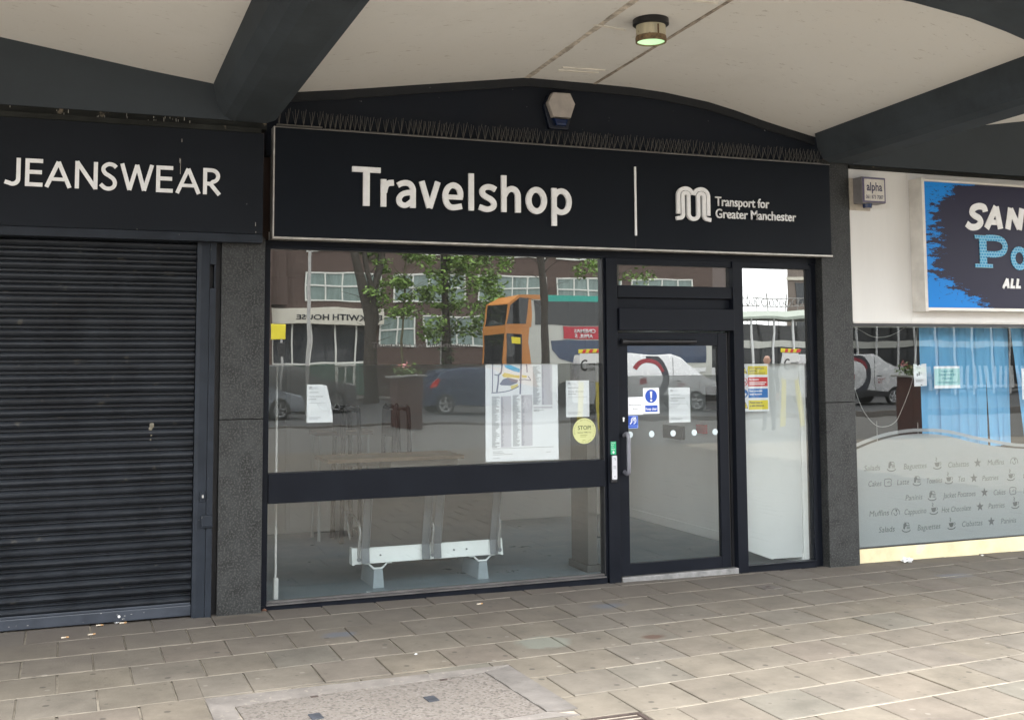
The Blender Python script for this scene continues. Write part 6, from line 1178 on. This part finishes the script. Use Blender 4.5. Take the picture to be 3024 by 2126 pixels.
# street furniture
def pole_lamp(lab, x, y, h):
    t = thing('street_lamp', lab, 'street lamp', (x, y, 0)); mb = MB(); mb.tube([(x, y, -.2), (x, y, 1.2), (x, y, h)], .085, 10, .055); mb.tube(smooth_pts([(x, y, h-.05), (x+.3, y, h+.25), (x+.9, y, h+.35)], 4), .04, 8); P('column', mb, m_grey, t)
    mb = MB(); mb.box(x+.8, x+1.35, y-.12, y+.12, h+.28, h+.40, .03); P('lantern', mb, m_grey, t)
pole_lamp('tall grey street lamp reflected before the cream sign board', 7.84, -30.6, 5.6); pole_lamp('tall grey street lamp reflected near the ivy clad trunk', 15.9, -40.5, 9)
bsp = thing('bus_stop_pole', 'grey pole with a small yellow plate, reflected at the left of the big window', 'bus stop', (6.79, -30, 0))
mb = MB(); mb.tube([(6.82, -30, -.2), (6.82, -30, 2.7)], .04, 8); P('pole', mb, m_grey, bsp)
mb = MB(); mb.box(6.45, 6.95, -30.02, -29.96, 2.45, 2.95, .02); P('plate', mb, m_yel, bsp)
mb = MB(); mb.box(6.68, 6.92, -29.96, -29.93, 1.9, 2.35, .01); P('timetable_case', mb, m_dk, bsp)
shl = thing('bus_station_shelter', 'long pale shelter with white columns and glass, reflected in the side window', 'shelter', (36, -37, 0))
mb = MB(); mb.prism([(-36.0, 3.50), (-36.0, 3.62), (-37.5, 3.95), (-39.2, 3.62), (-39.2, 3.5)], 'x', 27.6, 62, bev=.01); P('roof', mb, M('pale_green_roof', (0.36, 0.40, 0.34), .6, var=.08), shl)
for i in range(26):
    x = 28.3 + 1.18*i; mb = MB(); mb.tube([(x, -36.2, -.2), (x, -36.2, 3.5)], .055, 8); P('column', mb, m_pwhite, shl)
mb = MB(); mb.box(27.7, 62, -38.6, -38.56, .2, 3.3); P('glass_screen', mb, m_gdark, shl)
mb = MB(); mb.box(27.7, 62, -36.3, -36.25, 2.2, 2.5); P('fascia_band', mb, m_bc, shl)
fn = thing('paling_fence', 'white paling fence under the shelter, reflected in the side window', 'fence', (36, -37.3, 0))
for i in range(80):
    x = 27.9 + .42*i; mb = MB(); mb.box(x, x+.2, -37.32, -37.28, .1, 1.25); P('pale', mb, m_pwhite, fn)
ss = thing('rooftop_lettering', 'spindly letter frame standing on posts against the sky, reflected in the side window', 'sign', (46.5, -60, 4))
mb = MB()
for i in range(8): x = 44.0 + .85*i; mb.tube([(x, -60, 0), (x, -60, 6.0 + (.25 if i % 2 else 0))], .028, 6)
for z in (5.35, 5.95): mb.tube([(44.0, -60, z), (50, -60, z)], .03, 6)
P('posts', mb, m_grey, ss)
mb = MB()
for i in range(11): x = 44.35 + .5*i; mb.ribbon(arc(x, 5.65, .19, .26, 20 + 60*(i % 3), 320 + 60*(i % 3), 12), .03, -60.03, -59.97)
P('letters', mb, m_grey, ss)
m_pl = M('red_brown_planter', (0.10, 0.045, 0.035), .7, var=.15, vs=6)
for lab, x, y in (('square red brown planter with flowers, reflected left of the map poster', 9.87, -26.0 + 5.0), ('square red brown planter with flowers, reflected in the cafe window', 18.95, -13.9)):
    if x < 12: x = 8.55
    else: x = 19.30
    t = thing('planter', lab, 'planter', (x, y, gz(x)), group='square planters along the pavement'); hz_ = 1.24 if x > 12 else 1.30
    mb = MB(); hw_ = .34 if x < 12 else .25; mb.box(x-hw_, x+hw_, y-hw_, y+hw_, gz(x)-.02, hz_, .02); P('box', mb, m_pl, t)
    mb = MB(); mb.box(x-hw_-.1, x+hw_+.1, y-hw_-.1, y+hw_+.1, hz_, hz_+.05, .01); P('rim', mb, m_grey, t)
    mb = MB(); leaves(mb, (x, y, hz_+.18), (.4, .4, .22), 160, .05); P('plants', mb, m_leaf, t)
    mb = MB(); leaves(mb, (x-.1, y, hz_+.30), (.22, .25, .14), 26, .05); P('flowers', mb, M('pink_petals', (0.65, 0.25, 0.24), .6, var=.2), t)
def site_sign(lab, x, y):
    t = thing('site_sign', lab, 'sign', (x, y, gz(x)), group='white signs on yellow legs'); z0 = gz(x)
    mb = MB(); mb.box(x-.27, x+.27, y-.03, y+.03, 1.15, 1.90, .02); P('board', mb, m_pwhite, t)
    mb = MB(); mb.box(x-.30, x+.30, y-.035, y+.04, 1.905, 2.0, .01); hd = P('striped_top', mb, m_yel, t)
    mb = MB()
    for i in range(3): mb.prism([(x-.22+.2*i, 1.91), (x-.12+.2*i, 1.91), (x-.08+.2*i, 1.995), (x-.18+.2*i, 1.995)], 'y', y+.04, y+.045)
    P('red_stripes', mb, m_red, hd)
    for s_ in (1, -1):
        mb = MB(); mb.prism([(x+s_*.16, 1.2), (x+s_*.28, 1.2), (x+s_*.40, z0), (x+s_*.26, z0)], 'y', y-.02, y+.02); P('leg', mb, m_yel, t)
    mb = MB(); mb.ribbon(arc(x-.12, 1.58, .11, .13, 50, 310, 12), .045, y+.031, y+.036); TB(mb, 'George', x+.12, 1.58, .07, y+.031, .26, thick=.004); TB(mb, 'Cox', x+.08, 1.46, .07, y+.031, .16, thick=.004); P('lettering', mb, m_inkd, t)
site_sign('white sign on yellow legs, reflected at the right of the big window', 12.56, -18.0); site_sign('copy of the white sign on yellow legs, added to repeat its reflection in the narrow side window', 18.85, -18.2)  # the later sign is an added duplicate for the doubled reflection

# person with a bald head and dark coat, seen from behind beside the shelter
def person(x, y, z):
    t = thing('person', 'bald person in a dark coat and trousers standing, reflected in the side window', 'person', (x, y, z), R(20)); t.scale = (1.06, 1.06, 1.07)
    J = [(0, 0, .96), (0, .01, 1.15), (0, .01, 1.36), (0, .0, 1.47), (0, -.01, 1.54), (0, -.01, 1.62), (0, .0, 1.70), (0, .005, 1.765),
         (.17, .01, 1.40), (.24, .02, 1.13), (.25, -.06, .90), (.25, -.08, .80), (-.17, .01, 1.40), (-.24, .02, 1.13), (-.25, -.06, .90), (-.25, -.08, .80),
         (.10, 0, .86), (.11, -.01, .50), (.11, .02, .09), (.12, -.13, .05), (-.10, 0, .86), (-.11, .01, .50), (-.11, .03, .09), (-.12, -.12, .05)]
    Rd = [.155, .15, .16, .085, .058, .082, .092, .06, .075, .058, .045, .030, .075, .058, .045, .030, .098, .072, .055, .042, .098, .072, .055, .042]
    Ed = [(0, 1), (1, 2), (2, 3), (3, 4), (4, 5), (5, 6), (6, 7), (2, 8), (8, 9), (9, 10), (10, 11), (2, 12), (12, 13), (13, 14), (14, 15), (0, 16), (16, 17), (17, 18), (18, 19), (0, 20), (20, 21), (21, 22), (22, 23)]
    for s_, w_ in ((1, 11), (-1, 15)):
        for k, (dx, L1) in enumerate(((-.025, .075), (-.008, .085), (.009, .08), (.025, .065))):
            b0_ = len(J); bxx, byy, bzz = J[w_]; J += [(bxx+s_*dx, byy-.01, bzz-.05), (bxx+s_*dx, byy-.03, bzz-.05-L1*.8)]; Rd += [.010, .008]; Ed += [(w_, b0_), (b0_, b0_+1)]
        b0_ = len(J); bxx, byy, bzz = J[w_]; J += [(bxx-s_*.03, byy-.04, bzz-.03), (bxx-s_*.035, byy-.06, bzz-.075)]; Rd += [.011, .009]; Ed += [(w_, b0_), (b0_, b0_+1)]
    me = bpy.data.meshes.new('body'); me.from_pydata(J, Ed, []); o = bpy.data.objects.new('body', me); COL.objects.link(o); md = o.modifiers.new('s', 'SKIN')
    bm_ = me.skin_vertices[0].data
    for i, r_ in enumerate(Rd): bm_[i].radius = (r_*1.0, r_*(.72 if i in (0, 1, 2) else 1.0)); bm_[i].use_root = (i == 0)
    o.modifiers.new('ss', 'SUBSURF').levels = 2
    dg = bpy.context.evaluated_depsgraph_get(); dg.update(); me2 = bpy.data.meshes.new_from_object(o.evaluated_get(dg)); bpy.data.objects.remove(o)
    sk_, ct_, tr_, sh2 = M('skin', (0.48, 0.27, 0.20), .55, var=.06), M('dark_coat', (0.012, 0.016, 0.024), .8, var=.1), M('dark_trousers', (0.02, 0.02, 0.024), .8, var=.1), m_blk
    for q in (sk_, ct_, tr_, sh2): me2.materials.append(q)
    for p in me2.polygons:
        c = p.center; p.use_smooth = True; p.material_index = 0 if (c.z > 1.49 or (abs(c.x) > .19 and c.z < .86)) else (1 if c.z > .82 else (2 if c.z > .1 else 3))
    bo = bpy.data.objects.new('body', me2); COL.objects.link(bo); bo.parent = t
    mb = MB(); bmesh.ops.create_uvsphere(mb.bm, u_segments=10, v_segments=6, radius=.03, matrix=Matrix.Translation((.088, -.01, 1.66)) @ Matrix.Diagonal((.4, .7, 1.1, 1))); bmesh.ops.create_uvsphere(mb.bm, u_segments=10, v_segments=6, radius=.03, matrix=Matrix.Translation((-.088, -.01, 1.66)) @ Matrix.Diagonal((.4, .7, 1.1, 1))); mb.prism([(-.115, 1.67), (-.09, 1.70), (-.085, 1.655)], 'x', -.014, .014, bev=.004); P('ears_and_nose', mb, sk_, t, local=True)
    mb = MB(); mb.box(-.028, .028, -.094, -.085, 1.605, 1.613, .002); P('mouth', mb, M('lip', (0.30, 0.10, 0.09), .5, var=0), t, local=True)
    mb = MB()
    for s_ in (1, -1): bmesh.ops.create_uvsphere(mb.bm, u_segments=8, v_segments=6, radius=.011, matrix=Matrix.Translation((s_*.034, -.087, 1.685)))
    P('eyes', mb, m_pwhite, t, local=True)
person(16.59, -16.0, gz(16.59) + .04)
